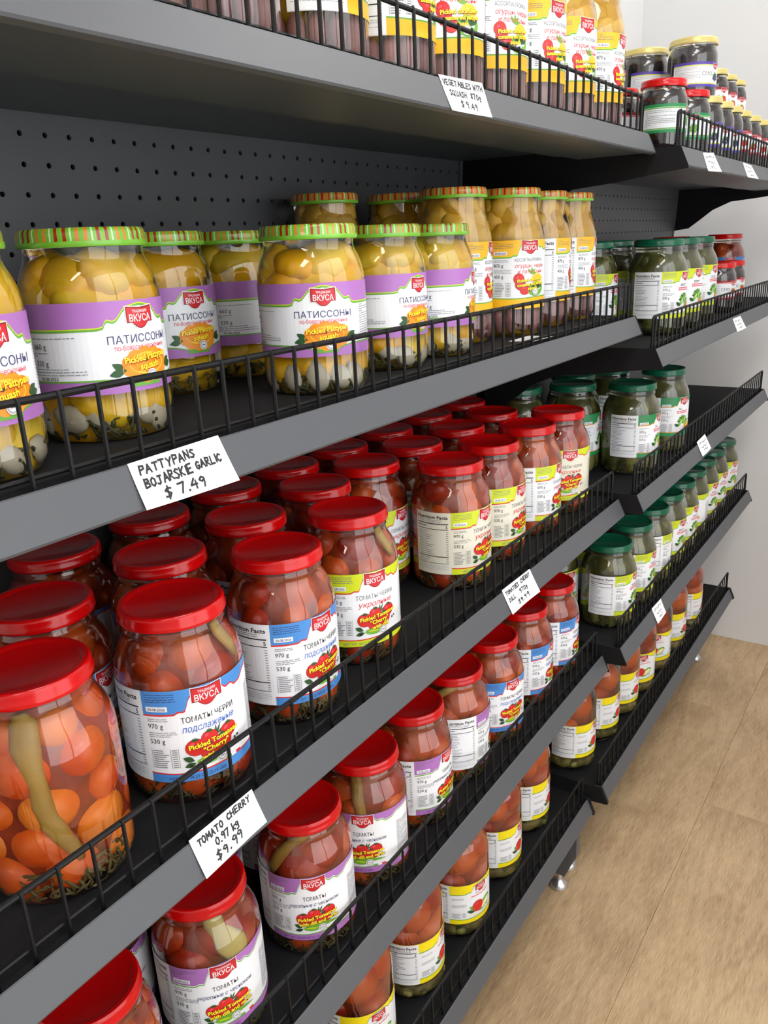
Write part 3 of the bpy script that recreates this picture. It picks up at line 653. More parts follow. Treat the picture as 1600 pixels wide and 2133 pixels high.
def lid_mesh(name, r, h, mats, pattern=None, hl=0.0118):
    b = MB(); z0 = h - hl
    prof = [(r * 0.93, z0 + 0.0005), (r * 0.985, z0), (r, z0 + 0.0012), (r, z0 + 0.0035), (r * 0.985, z0 + 0.0045), (r * 0.985, h - 0.0035), (r * 0.970, h - 0.0012), (r * 0.945, h - 0.0001), (r * 0.90, h), (r * 0.86, h - 0.0002), (r * 0.825, h - 0.0016), (r * 0.80, h - 0.0022), (0.0001, h - 0.0022)]
    n = 48 if not pattern else 240
    mf = None
    if pattern:
        def mf(i, k):
            if i >= 7: return 0 if i >= 8 else pattern(k)
            return 0 if i <= 2 else pattern(k)
    b.lathe(prof, n, mf=mf)
    return smooth_sharp(b.mesh(name, mats), 40)
def lid_pattern(k):       # green ground, alternate red and orange outlined trapezoids, pale strokes between
    q = k % 24; c = 2 if q < 12 else 1; q = q % 12
    return {0: 3, 3: c, 4: c, 8: c, 9: c}.get(q, 0)
def lid_pattern2(k):      # peach ground with red, green and pale strokes
    q = k % 16
    return {0: 3, 1: 0, 2: 0, 5: 2, 6: 2, 10: 0, 13: 2}.get(q, 1)
LIDS = dict(redtall=lid_mesh('lid_red_tall', 0.0425, 0.200, ['lid_red']), red=lid_mesh('lid_red', 0.0425, 0.1605, ['lid_red']), green=lid_mesh('lid_green', 0.0425, 0.1605, ['lid_green']),
            pattern=lid_mesh('lid_pattern', 0.0425, 0.139, ['lid_lime', 'lid_orange', 'lid_maroon', 'lid_mint'], lid_pattern),
            pattern2=lid_mesh('lid_pattern_tall', 0.0415, 0.181, ['lid_lime', 'lid_orange', 'lid_maroon', 'lid_mint'], lid_pattern2),
            jamred=lid_mesh('lid_jam_red', 0.0345, 0.104, ['lid_red'], hl=0.011), jamgold=lid_mesh('lid_jam_gold', 0.0345, 0.104, ['lid_gold'], hl=0.011),
            jamgoldbig=lid_mesh('lid_jam_gold_big', 0.0425, 0.103, ['lid_gold'], hl=0.011))
def glass_mesh(name, prof, m):
    b = MB(); b.lathe(prof + [(0.0001, prof[-1][1])], 64); return smooth_sharp(b.mesh(name, [m]), 50)
GLASS = dict(base=glass_mesh('glass_base', BAS, 'glass_red'), tomato=glass_mesh('glass_tomato', TOM, 'glass_red'), cuke=glass_mesh('glass_cuke', TOM, 'glass_green'), pattypan=glass_mesh('glass_pattypan', PAT, 'glass_clear'),
             assorti=glass_mesh('glass_assorti', ASS, 'glass_clear'), jam=glass_mesh('glass_jam', JAM, 'glass_clear'), jambig=glass_mesh('glass_jam_big', JAMB, 'glass_clear'))
def core_mesh(name, prof, inset, ztop, m, z0=0.006):
    p = [(0.0001, z0)] + [(max(0.002, r - inset), max(z, z0)) for r, z in prof if z <= ztop and r > 0.01]
    p += [(p[-1][0], ztop), (0.0001, ztop)]
    b = MB(); b.lathe(p, 32); return smooth_sharp(b.mesh(name, [m]), 50)
CORE = dict(base=core_mesh('brine_base', BAS, 0.021, 0.176, 'brine_red', 0.034), tomato=core_mesh('brine_tomato', TOM, 0.0125, 0.141, 'brine_red'), cuke=core_mesh('brine_cuke', TOM, 0.008, 0.140, 'brine_olive'), pattypan=core_mesh('brine_pattypan', PAT, 0.017, 0.114, 'brine_yellow'),
            assorti=core_mesh('brine_assorti', ASS, 0.016, 0.152, 'brine_yellow'), jam=core_mesh('jam_fill', JAM, 0.0015, 0.088, 'jam_dark', 0.004), jambig=core_mesh('jam_fill_big', JAMB, 0.0015, 0.087, 'jam_dark', 0.004))
LABELS = {}
LZ = dict(limeworn=0.024, blue=0.024, lime=0.024, violet=0.0245, cuke=0.029, cukegreen=0.033, baseyellow=0.034, assorti=0.035, pattypan=0.033, jamgreen=0.028, jamviolet=0.022, jamred=0.028)
LH = dict(limeworn=0.081, blue=0.081, lime=0.081, violet=0.080, cuke=0.078, cukegreen=0.076, baseyellow=0.072, assorti=0.084, pattypan=0.060, jamgreen=0.040, jamviolet=0.040, jamred=0.040)
def label_meshes(kind, R):
    k = (kind, R)
    if k not in LABELS: LABELS[k] = make_label(kind).meshes(kind, R, LZ[kind])
    return LABELS[k]

# pieces of food
def blob(name, m, fn, nu=18, nv=11):
    b = MB(); vs = []; fs = []
    for i in range(nv + 1):
        th = PI * i / nv
        for j in range(nu):
            ph = 2 * PI * j / nu; vs.append(fn(th, ph))
    for i in range(nv):
        for j in range(nu): fs.append((i * nu + j, (i + 1) * nu + j, (i + 1) * nu + (j + 1) % nu, i * nu + (j + 1) % nu))
    b.add(vs, fs); return b.mesh(name, [m], True)
sph = lambda th, ph: Vector((math.sin(th) * math.cos(ph), math.sin(th) * math.sin(ph), math.cos(th)))
def f_tom(th, ph):
    d = sph(th, ph); r = 0.0165 * (1 + 0.015 * math.sin(3 * ph)); dimple = 1 - 0.12 * math.exp(-(th / 0.35) ** 2)
    return d * r * dimple
TOMATO = [blob('tomato', 'tomato_skin', f_tom), blob('tomato_b', 'tomato_skin', lambda t, p: Vector((f_tom(t, p).x, f_tom(t, p).y, f_tom(t, p).z * 1.18)))]
TOMATO_O = [blob('tomato_o', 'tomato_orange', f_tom, 22, 14), blob('tomato_ob', 'tomato_orange', lambda t, p: Vector((f_tom(t, p).x, f_tom(t, p).y, f_tom(t, p).z * 1.15)), 22, 14)]
def f_pat(th, ph):
    s = math.sin(th); rim = s ** 0.8
    lobes = 1 + 0.09 * abs(math.cos(4.5 * ph)) * s ** 3
    z = math.cos(th); z = 0.62 * (abs(z) ** 0.8) * (1 if z > 0 else -1) * (0.85 if z < 0 else 1)
    return Vector((rim * lobes * math.cos(ph), rim * lobes * math.sin(ph), z)) * 0.0225
PATTY = [blob('pattypan_squash', 'pattypan_flesh', f_pat, 36, 14)]
PATTY_G = [blob('pattypan_squash_g', 'pattypan_gold', f_pat, 36, 14)]
def f_cuc(th, ph):
    d = sph(th, ph); bump = 1 + 0.05 * math.sin(7 * th + 3 * ph) * math.sin(5 * ph)
    return Vector((d.x * 0.0125 * bump + 0.003 * math.cos(th) ** 2, d.y * 0.0125 * bump, (abs(d.z) ** 0.8) * (1 if d.z > 0 else -1) * 0.036))
CUKE = [blob('gherkin', 'cucumber_skin', f_cuc, 18, 16)]
def f_gar(th, ph):
    d = sph(th, ph); k = 1 - 0.45 * max(0, d.z) ** 2
    return Vector((d.x * 0.0048 * k, d.y * 0.0085 * k, d.z * 0.012))
GARLIC = blob('garlic_clove', 'garlic_flesh', f_gar, 12, 9)
def dill_mesh(seed, R, z0, z1, n=40):
    rng = random.Random(seed); b = MB()
    for k in range(n):
        a = rng.uniform(-2.0, 2.0); z = rng.uniform(z0, z1); pts = []; da = rng.uniform(-0.07, 0.07); dz = rng.uniform(-0.0035, 0.0035)
        rr = R - rng.uniform(0.0025, 0.008)
        for q in range(5): pts.append((rr * math.cos(a + da * q), rr * math.sin(a + da * q), min(z1, max(z0, z + dz * q + rng.uniform(-0.0012, 0.0012)))))
        b.tube(pts, [0.0006, rng.uniform(0.0008, 0.0018), rng.uniform(0.0008, 0.002), 0.0010, 0.0004], 5)
    return b.mesh('dill', ['dill_green'], True)
DILL = {('t', s): dill_mesh(s, 0.0495, 0.004, 0.025, 230) for s in range(3)}
DILL.update({('p', s): dill_mesh(s + 9, 0.0445, 0.004, 0.016, 70) for s in range(2)})
def pepper_mesh(name, pts, m='pepper_flesh'):
    """flattened pod lying against the glass: pts are (angle in degrees, height, half width)"""
    b = MB(); n = 12; vs = []; fs = []
    P = lambda a, z, d=0.0055: Vector(((radius_at(TOM, z) - d) * math.cos(math.radians(a)), (radius_at(TOM, z) - d) * math.sin(math.radians(a)), z))
    for i, (a, z, w) in enumerate(pts):
        d = (P(*pts[min(i + 1, len(pts) - 1)][:2]) - P(*pts[max(i - 1, 0)][:2])).normalized(); out = Vector((math.cos(math.radians(a)), math.sin(math.radians(a)), 0)); side = d.cross(out).normalized()
        t = min(0.0045, w * 0.7)
        for k in range(n): q = 2 * PI * k / n; vs.append(P(a, z) + side * w * math.cos(q) + out * t * math.sin(q))
    for i in range(len(pts) - 1):
        for k in range(n): fs.append((i * n + k, i * n + (k + 1) % n, (i + 1) * n + (k + 1) % n, (i + 1) * n + k))
    fs += [tuple(range(n - 1, -1, -1)), tuple((len(pts) - 1) * n + k for k in range(n))]
    b.add(vs, fs); return b.mesh(name, [m], True)
def radius_at(prof, z):
    for (r0, z0), (r1, z1) in zip(prof[:-1], prof[1:]):
        if z0 <= z <= z1 and z1 > z0: return r0 + (r1 - r0) * (z - z0) / (z1 - z0)
    return prof[-1][0]

# ------------------------------------------------------------------ jar assembly
JARS = []
KIND = dict(tomato=dict(R=0.051, h=0.1605, glass='tomato', core='tomato'), cuke=dict(R=0.051, h=0.1605, glass='cuke', core='cuke'), base=dict(R=0.051, h=0.200, glass='base', core='base'),
            pattypan=dict(R=0.0468, h=0.139, glass='pattypan', core='pattypan'), assorti=dict(R=0.0468, h=0.181, glass='assorti', core='assorti'),
            jam=dict(R=0.037, h=0.104, glass='jam', core='jam'), jambig=dict(R=0.043, h=0.103, glass='jambig', core='jambig'))
def part(name, me, root, loc=(0, 0, 0), rot=(0, 0, 0), sc_=1.0):
    o = link(name, me, root, loc, rot, (sc_, sc_, sc_) if not isinstance(sc_, tuple) else sc_)
    return o
def radius_at(prof, z):
    for (r0, z0), (r1, z1) in zip(prof[:-1], prof[1:]):
        if z0 <= z <= z1 and z1 > z0: return r0 + (r1 - r0) * (z - z0) / (z1 - z0)
    return prof[-1][0]
PROF = dict(tomato=TOM, cuke=TOM, base=BAS, pattypan=PAT, assorti=ASS, jam=JAM, jambig=JAMB)
def jar(kind, x, y, z, lab, lid, off, text, group, detail=2, seed=0, extras=(), orange=False, xlab=None):
    K = KIND[kind]; rng = random.Random(seed * 131 + int(x * 1000) * 7 + int(y * 1000))
    root = empty('preserve_jar' if kind not in ('jam', 'jambig') else 'jam_jar', (x, y, z), math.atan2(-y, -x)); tag(root, text, 'jar', group)
    part('glass_jar', GLASS[K['glass']], root)
    part('lid', LIDS[lid], root, rot=(0, 0, rng.uniform(0, 6)))
    part({'jam': 'jam', 'jambig': 'jam'}.get(kind, 'brine'), CORE[K['core']], root)
    offr = math.radians(off); R = K['R']
    z0, z1 = (LZ[lab], LZ[lab] + LH[lab]) if lab else (9, 9)
    if lab:
        L = label_meshes(lab, R); lo = part('label', L['label'], root, rot=(0, 0, offr))
        if detail >= 1:
            for g, me in L.items():
                if g != 'label':
                    q = link(g, me, lo)
                    if g in ('lettering', 'nutrition_panel', 'picture'): q['kind'] = 'stuff'
    a0, a1 = (offr - 100 / (R * 1000), offr + 66 / (R * 1000))
    def hidden(a, zz, r):       # fully behind the paper label
        return lab and z0 + r * 0.6 < zz < z1 - r * 0.6 and a0 + r / R < a < a1 - r / R
    prof = PROF[kind]; span = 2.0 if detail == 2 else 1.5
    if kind in ('tomato', 'base'):
        pool = TOMATO_O if orange else TOMATO
        big = 1.0 if lab in ('blue', 'lime', 'limeworn', None) else (1.35 if kind != 'base' else 1.55)
        rt = 0.0165 * big; zz = 0.019 * big; layer = 0
        if kind == 'base': zz = 0.056
        ztop = K['h'] - 0.0155 - rt * 1.28
        while True:
            zz = min(zz, ztop)
            Rz = radius_at(prof, zz) - 0.0014; k = rng.uniform(0.92, 1.1); rr = max(0.004, Rz - rt * k); step = 2 * rt * k * 0.97 / max(rr, 0.012)
            a = -span + (layer % 2) * step * 0.5 + rng.uniform(-0.1, 0.1)
            while a < span:
                s = k * rng.uniform(0.84, 1.12); r2 = max(0.003, min(Rz, radius_at(prof, min(K['h'] - 0.0115, zz + rt * 0.45)) - 0.0005) - rt * s * 1.05)
                zj = min(zz + rng.uniform(-0.003, 0.003), K['h'] - 0.0135 - rt * s * 1.2)
                if not hidden(a, zj, rt * s):
                    part('tomato', rng.choice(pool), root, (r2 * math.cos(a), r2 * math.sin(a), zj), (rng.uniform(-0.35, 0.35), rng.uniform(-0.35, 0.35), rng.uniform(0, 6)), s * big)
                a += step * rng.uniform(0.92, 1.08)
            if zz > ztop - rt * 0.5: break
            zz += rt * 1.62; layer += 1
        if kind == 'tomato' and detail >= 1: part('dill', DILL[('t', rng.randrange(3))], root)
        if kind == 'base':
            for k in range(9):
                a = -1.7 + k * 0.42 + rng.uniform(-0.1, 0.1); part('gherkin', CUKE[0], root, (0.036 * math.cos(a), 0.036 * math.sin(a), 0.020), (PI / 2 + rng.uniform(-0.3, 0.3), 0, a + rng.uniform(-0.3, 0.3)), (1.05, 1.0, 0.62))
    elif kind == 'pattypan':
        for li, zz in enumerate((0.027, 0.060, 0.091, 0.108)):
            Rz = radius_at(prof, zz + 0.006) - 0.0015
            step = 1.02
            a = -span + (li % 2) * 0.45
            while a < span:
                s = rng.uniform(0.88, 1.06) if zz < 0.1 else rng.uniform(0.72, 0.85); rr = max(0.003, Rz - 0.0248 * s)
                if not hidden(a, zz, 0.02):
                    part('pattypan_squash', PATTY[0], root, (rr * math.cos(a), rr * math.sin(a), zz + rng.uniform(-0.003, 0.003)), (rng.uniform(-0.5, 0.5), rng.uniform(0.2, 1.3), a), s)
                a += step * rng.uniform(0.9, 1.1)
        if detail == 2:
            for k in range(5):
                a = -1.3 + k * 0.6 + rng.uniform(-0.2, 0.2); part('garlic_clove', GARLIC, root, (0.0385 * math.cos(a), 0.0385 * math.sin(a), rng.uniform(0.0125, 0.019)), (rng.uniform(0, 1.5), 0.0, a), rng.uniform(0.85, 1.25))
        part('dill', DILL[('p', rng.randrange(2))], root)
    elif kind == 'assorti':
        for li, zz in enumerate((0.120, 0.142, 0.158)):
            Rz = radius_at(prof, zz + 0.006) - 0.0015; a = -span + (li % 2) * 0.45
            while a < span:
                s = (0.95, 0.82, 0.66)[li] * rng.uniform(0.92, 1.08); rr = max(0.003, Rz - 0.0248 * s)
                part('pattypan_squash', PATTY_G[0], root, (rr * math.cos(a), rr * math.sin(a), zz), (rng.uniform(-0.9, 0.9), PI / 2 + rng.uniform(-0.8, 0.8), a), s); a += 0.9 * rng.uniform(0.9, 1.1)
        a = -span
        while a < span:
            part('onion_slice', ONION, root, (0.0365 * math.cos(a), 0.0365 * math.sin(a), 0.022), (0, 0, a + rng.uniform(-0.2, 0.2)), rng.uniform(0.9, 1.1)); a += 0.42
    elif kind == 'cuke':
        for zz, tilt in ((0.040, 0.15), (0.098, 0.3)):
            n = 0; a = -span + rng.uniform(0, 0.4)
            while a < span:
                Rz = radius_at(prof, min(0.146, zz + 0.03)) - 0.0015; s = rng.uniform(0.85, 1.1); rr = max(0.006, Rz - 0.0125 * s - 0.001)
                if not hidden(a, zz, 0.034): part('gherkin', CUKE[0], root, (rr * math.cos(a), rr * math.sin(a), zz + rng.uniform(-0.006, 0.006)), (rng.uniform(-tilt, tilt), rng.uniform(-0.1, 0.05), a), s)
                a += 0.66 * rng.uniform(0.85, 1.15)
        if detail >= 1: part('dill', DILL[('t', rng.randrange(3))], root)
    for nm, me in extras: part(nm, me, root)
    JARS.append(root)
    return root
def f_oni(th, ph):
    d = sph(th, ph); return Vector((d.x * 0.0078, d.y * 0.0078, d.z * 0.017))
ONION = blob('onion_slice', 'pink_onion', f_oni, 12, 9)

ORD = ['first', 'second', 'third', 'fourth', 'fifth', 'sixth', 'seventh', 'eighth', 'ninth', 'tenth', 'eleventh', 'twelfth', 'thirteenth']
DESC = dict(blue='red-lidded cherry tomato jar, blue label', lime='red-lidded cherry tomato jar, lime label', violet='red-lidded tomato jar, violet label', pattypan='pattypan squash jar, violet label', limeworn='red-lidded cherry tomato jar, stained lime label',
            assorti='tall mixed vegetable jar, amber label', cuke='green-lidded gherkin jar, lime label', cukegreen='green-lidded gherkin jar, green label', baseyellow='mixed tomato jar, yellow label')
def row(shelf, unit, rowname, kind, lab, lid, items, group, **kw):
    z = (NEAR if unit == 'near' else FAR)[shelf][0] + 0.0003
    for i, it in enumerate(items):
        x, y, off = it[:3]; o = it[3] if len(it) > 3 else {}
        lb = o.get('lab', lab)
        text = f"{DESC[lb]}, {ORD[i]} from left in {rowname} row, {shelf} {unit} shelf"
        jar(kind, x, y, z, lb, o.get('lid', lid), off, text, group, detail=o.get('detail', kw.get('detail', 2)), seed=i + 1, extras=o.get('extras', ()), orange=o.get('orange', False))

pep1 = pepper_mesh('pepper_long', [(-16, 0.143, 0.004), (-14, 0.136, 0.0085), (-14, 0.122, 0.0095), (-11, 0.106, 0.0065), (-9, 0.094, 0.0058), (-9, 0.080, 0.0068), (-5, 0.064, 0.0072), (2, 0.050, 0.0060), (9, 0.038, 0.0045), (12, 0.030, 0.0025)])
pep2 = pepper_mesh('pepper_wide', [(4, 0.145, 0.006), (9, 0.138, 0.009), (14, 0.130, 0.0085), (21, 0.119, 0.0125), (29, 0.110, 0.0135), (36, 0.104, 0.010), (41, 0.100, 0.004)], 'pepper_pale')
pep3 = pepper_mesh('pepper_thin', [(-17, 0.146, 0.006), (-14, 0.136, 0.0072), (-12, 0.122, 0.0070), (-9, 0.110, 0.0066), (-8, 0.100, 0.006), (-8, 0.092, 0.004)])
pep4 = pepper_mesh('pepper_slant', [(12, 0.146, 0.004), (-8, 0.142, 0.005), (-26, 0.134, 0.0058), (-38, 0.124, 0.0065), (-46, 0.112, 0.006), (-50, 0.102, 0.003)])
pep5 = pepper_mesh('pepper_edge', [(52, 0.144, 0.004), (58, 0.134, 0.006), (63, 0.122, 0.0062), (66, 0.112, 0.004)])

# third near shelf: cherry tomatoes
G3 = 'cherry tomato jars on the third near shelf'
row('third', 'near', 'front', 'tomato', 'blue', 'red', [(-0.4873, 0.2657, -150, dict(orange=True, extras=(('pepper', pep1),))), (-0.4849, 0.3909, 19, dict(extras=(('pepper', pep5),))), (-0.487, 0.5194, 43),
    (-0.4972, 0.6425, 28, dict(lab='lime', extras=(('pepper', pep5),))), (-0.4989, 0.8616, 57, dict(lab='limeworn')), (-0.5015, 0.9714, 62, dict(lab='limeworn')), (-0.4990, 1.0910, 72, dict(lab='lime')), (-0.4978, 1.2042, 24, dict(lab='limeworn'))], G3)
row('third', 'near', 'second', 'tomato', 'blue', 'red', [(-0.5779, 0.3356, 50), (-0.5757, 0.4589, 60), (-0.5807, 0.5779, 40), (-0.5891, 0.7028, 60, dict(lab='lime')), (-0.5916, 0.8105, 55, dict(lab='lime')), (-0.5928, 0.9211, 60, dict(lab='lime')), (-0.5901, 1.0402, 40, dict(lab='lime')), (-0.5915, 1.157, 40, dict(lab='lime'))], G3, detail=1)
row('third', 'near', 'back', 'tomato', 'blue', 'red', [(-0.679, 0.420, 40), (-0.679, 0.535, 40), (-0.679, 0.648, 40)] + [(-0.679, yy, 40, dict(lab='lime')) for yy in (0.7565, 0.8655, 0.981, 1.099, 1.2135)], G3, detail=0)
# second near shelf
G2 = 'pattypan squash jars on the second near shelf'
row('second', 'near', 'front', 'pattypan', 'pattypan', 'pattern', [(-0.4800, 0.2520, 31), (-0.5010, 0.3720, 38), (-0.4710, 0.5780, 11), (-0.4910, 0.7140, 53), (-0.4910, 0.8160, 80)], G2)
row('second', 'near', 'back', 'pattypan', 'pattypan', 'pattern', [(-0.6010, 0.5230, 34), (-0.6140, 0.6230, 80)], G2, detail=1)
GA = 'tall mixed vegetable jars on the second near shelf'
row('second', 'near', 'front', 'assorti', 'assorti', 'pattern2', [(-0.5240, 0.9260, 78), (-0.4960, 1.0210, 36), (-0.5070, 1.1380, 95), (-0.5060, 1.2345, 85)], GA)
row('second', 'near', 'back', 'assorti', 'assorti', 'pattern2', [(-0.6200, 0.9500, 60), (-0.6000, 1.0520, 60), (-0.6040, 1.150, 60), (-0.6550, 0.8400, 60)], GA, detail=1)
# top near shelf
GT = 'tall mixed vegetable jars on the top near shelf'
row('top', 'near', 'front', 'assorti', 'assorti', 'pattern2', [(-0.4700, 0.4900, 110), (-0.4700, 0.6010, 100), (-0.4700, 0.7080, 65), (-0.4700, 0.8060, 25), (-0.4700, 0.9060, 40), (-0.4700, 1.0130, 52), (-0.4700, 1.1140, 48), (-0.4700, 1.2220, 70)], GT)
row('top', 'near', 'back', 'assorti', 'assorti', 'pattern2', [(-0.5800, 0.7560, 60), (-0.5800, 0.8600, 60), (-0.5800, 0.9600, 60), (-0.5800, 1.0660, 60), (-0.5800, 1.1700, 60)], GT, detail=0)
# fourth near shelf
G4 = 'tomato jars on the fourth near shelf'
row('fourth', 'near', 'front', 'tomato', 'violet', 'red', [(-0.5050, 0.2700, 20), (-0.5120, 0.4010, 10, dict(extras=(('pepper', pep2),))), (-0.5010, 0.5360, 5, dict(extras=(('pepper', pep4),))), (-0.5020, 0.6490, -6, dict(extras=(('pepper', pep3),))), (-0.5060, 0.7620, 58), (-0.5070, 0.8700, 95, dict(extras=(('pepper', pep4),))),
    (-0.5050, 0.9790, 42, dict(lab='blue')), (-0.5080, 1.0960, 75, dict(lab='blue')), (-0.5070, 1.2060, 78, dict(lab='blue'))], G4)
row('fourth', 'near', 'second', 'tomato', 'violet', 'red', [(-0.602, yy, 25) for yy in (0.335, 0.468, 0.592, 0.705, 0.816)] + [(-0.602, yy, 30, dict(lab='blue')) for yy in (0.925, 1.037, 1.151)], G4, detail=1)
# bottom shelves
G5 = 'mixed tomato jars on the bottom shelves'
row('bottom', 'near', 'front', 'base', 'baseyellow', 'redtall', [(-0.5300, 0.6380, 32), (-0.5300, 0.7680, 72), (-0.5240, 0.8990, 45), (-0.5310, 1.0330, 70), (-0.5370, 1.1660, 80)], G5)
row('bottom', 'far', 'front', 'base', 'baseyellow', 'redtall', [(-0.5200, 1.3550, 72), (-0.5130, 1.4760, 75), (-0.5080, 1.5900, 70), (-0.5040, 1.6960, 30), (-0.5010, 1.8150, 20), (-0.4970, 1.9350, 75), (-0.4935, 2.0780, 90)], G5, detail=1)
row('bottom', 'near', 'back', 'base', 'baseyellow', 'redtall', [(-0.634, 0.800, 60), (-0.634, 0.930, 60), (-0.634, 1.080, 60)], G5, detail=0)
# far shelves: gherkins
row('fourth', 'far', 'front', 'cuke', 'cuke', 'green', [(-0.4705, 1.4010, 72), (-0.4705, 1.5240, 70), (-0.4705, 1.6400, 95), (-0.4705, 1.7490, 60), (-0.4710, 1.8530, 66), (-0.4730, 1.9580, 15), (-0.4740, 2.0630, 60), (-0.4750, 2.1680, 60), (-0.4760, 2.2900, 60)], 'gherkin jars on the fourth far shelf', detail=1)
row('fourth', 'far', 'second', 'cuke', 'cuke', 'green', [(-0.5700, 1.3650, 45), (-0.5720, 1.4850, 60), (-0.5680, 1.6000, 60)], 'gherkin jars on the fourth far shelf', detail=1)
row('third', 'far', 'front', 'cuke', 'cukegreen', 'green', [(-0.5560, 1.4120, 80), (-0.4590, 1.4520, 72), (-0.4560, 1.6350, 55)], 'gherkin jars on the third far shelf')
row('third', 'far', 'back', 'cuke', 'cukegreen', 'green', [(-0.6310, 1.3410, 60), (-0.5960, 1.5150, 60), (-0.5620, 1.6220, 60)], 'gherkin jars on the third far shelf', detail=1)
row('second', 'far', 'front', 'cuke', 'cuke', 'green', [(-0.4440, 1.5130, 66), (-0.4450, 1.6220, 60), (-0.4540, 1.7760, 66)], 'gherkin jars on the second far shelf')
row('second', 'far', 'back', 'cuke', 'cuke', 'green', [(-0.5480, 1.4500, 70), (-0.5520, 1.5700, 70)], 'gherkin jars on the second far shelf', detail=1)
zf2 = FAR['second'][0] + 0.0003
jar('tomato', -0.5130, 2.3200, zf2, 'blue', 'red', 20, 'red-lidded cherry tomato jar with blue label at the end of the second far shelf', 'cherry tomato jars at the far end', detail=1)
jar('tomato', -0.5650, 2.0200, zf2, 'blue', 'red', 60, 'red-lidded tomato jar behind the gherkin jars on the second far shelf', 'cherry tomato jars at the far end', detail=1)
for i, (x, y) in enumerate(((-0.4350, 1.9350), (-0.4420, 2.0600))):
    jar('jam', x, y, zf2, 'jamred', 'jamred', 40, ('small red-lidded jam jar right beside the gherkins, second far shelf', 'small red-lidded jam jar farthest along the second far shelf')[i], 'small jam jars on the second far shelf', detail=1)
# top far shelf: jams
zj = FAR['top'][0] + 0.0003; GJ = 'jam jars on the top far shelf'
for i, (x, y, lid, lb, off) in enumerate([(-0.42, 1.407, 'jamred', 'jamgreen', 62), (-0.42, 1.549, 'jamred', 'jamgreen', 0), (-0.42, 1.641, 'jamgold', 'jamviolet', 20), (-0.42, 1.727, 'jamgold', 'jamviolet', 20), (-0.42, 1.804, 'jamgold', 'jamviolet', 20), (-0.42, 1.886, 'jamgold', 'jamred', 20), (-0.42, 1.982, 'jamgold', 'jamred', 20), (-0.42, 2.078, 'jamgold', 'jamred', 20), (-0.42, 2.157, 'jamgold', 'jamred', 20), (-0.42, 2.27, 'jamgold', 'jamred', 20)]):
    jar('jam', x, y, zj, lb, lid, off, f"dark jam jar with {'red' if lid == 'jamred' else 'gold'} lid, {ORD[i]} from left behind the top far fence", GJ, detail=1)
for i, (x, y, lid) in enumerate([(-0.505, 1.345, 'jamred'), (-0.505, 1.44, 'jamred'), (-0.505, 1.54, 'jamred'), (-0.505, 1.64, 'jamgold'), (-0.505, 1.74, 'jamgold'), (-0.505, 1.84, 'jamgold'), (-0.505, 1.94, 'jamgold'), (-0.505, 2.03, 'jamgold'), (-0.505, 2.12, 'jamgold'), (-0.505, 2.21, 'jamgold')]):
    jar('jam', x, y, zj, 'jamred', lid, 30, f"dark jam jar with {'red' if lid == 'jamred' else 'gold'} lid, {ORD[i]} from left in second row, top far shelf", GJ, detail=0)
for i, (x, y) in enumerate([(-0.59, 1.60), (-0.59, 1.70), (-0.59, 1.80)]):
    jar('jam', x, y, zj, 'jamred', 'jamgold', 30, f"dark jam jar, {ORD[i]} from left in back row under the stacked jars, top far shelf", GJ, detail=0)
for i, (x, y, lb) in enumerate([(-0.455, 1.69, 'jamviolet'), (-0.55, 1.715, 'jamviolet'), (-0.60, 1.62, 'jamviolet')]):
    jar('jambig', x, y, zj + 0.1042, lb, 'jamgoldbig', (48, 60, 60)[i], f"large dark jam jar with gold lid and violet label, {('nearest', 'middle', 'rearmost')[i]} of the stacked three", 'large jam jars stacked on top', detail=1)
for i, (x, y) in enumerate([(-0.505, 2.03), (-0.505, 2.12), (-0.505, 2.21)]):
    jar('jam', x, y, zj + 0.1042, 'jamred', 'jamgold', 30, f"small gold-lidded jam jar stacked on another, {ORD[i]} from left near the far end", 'small jam jars stacked on top', detail=1)

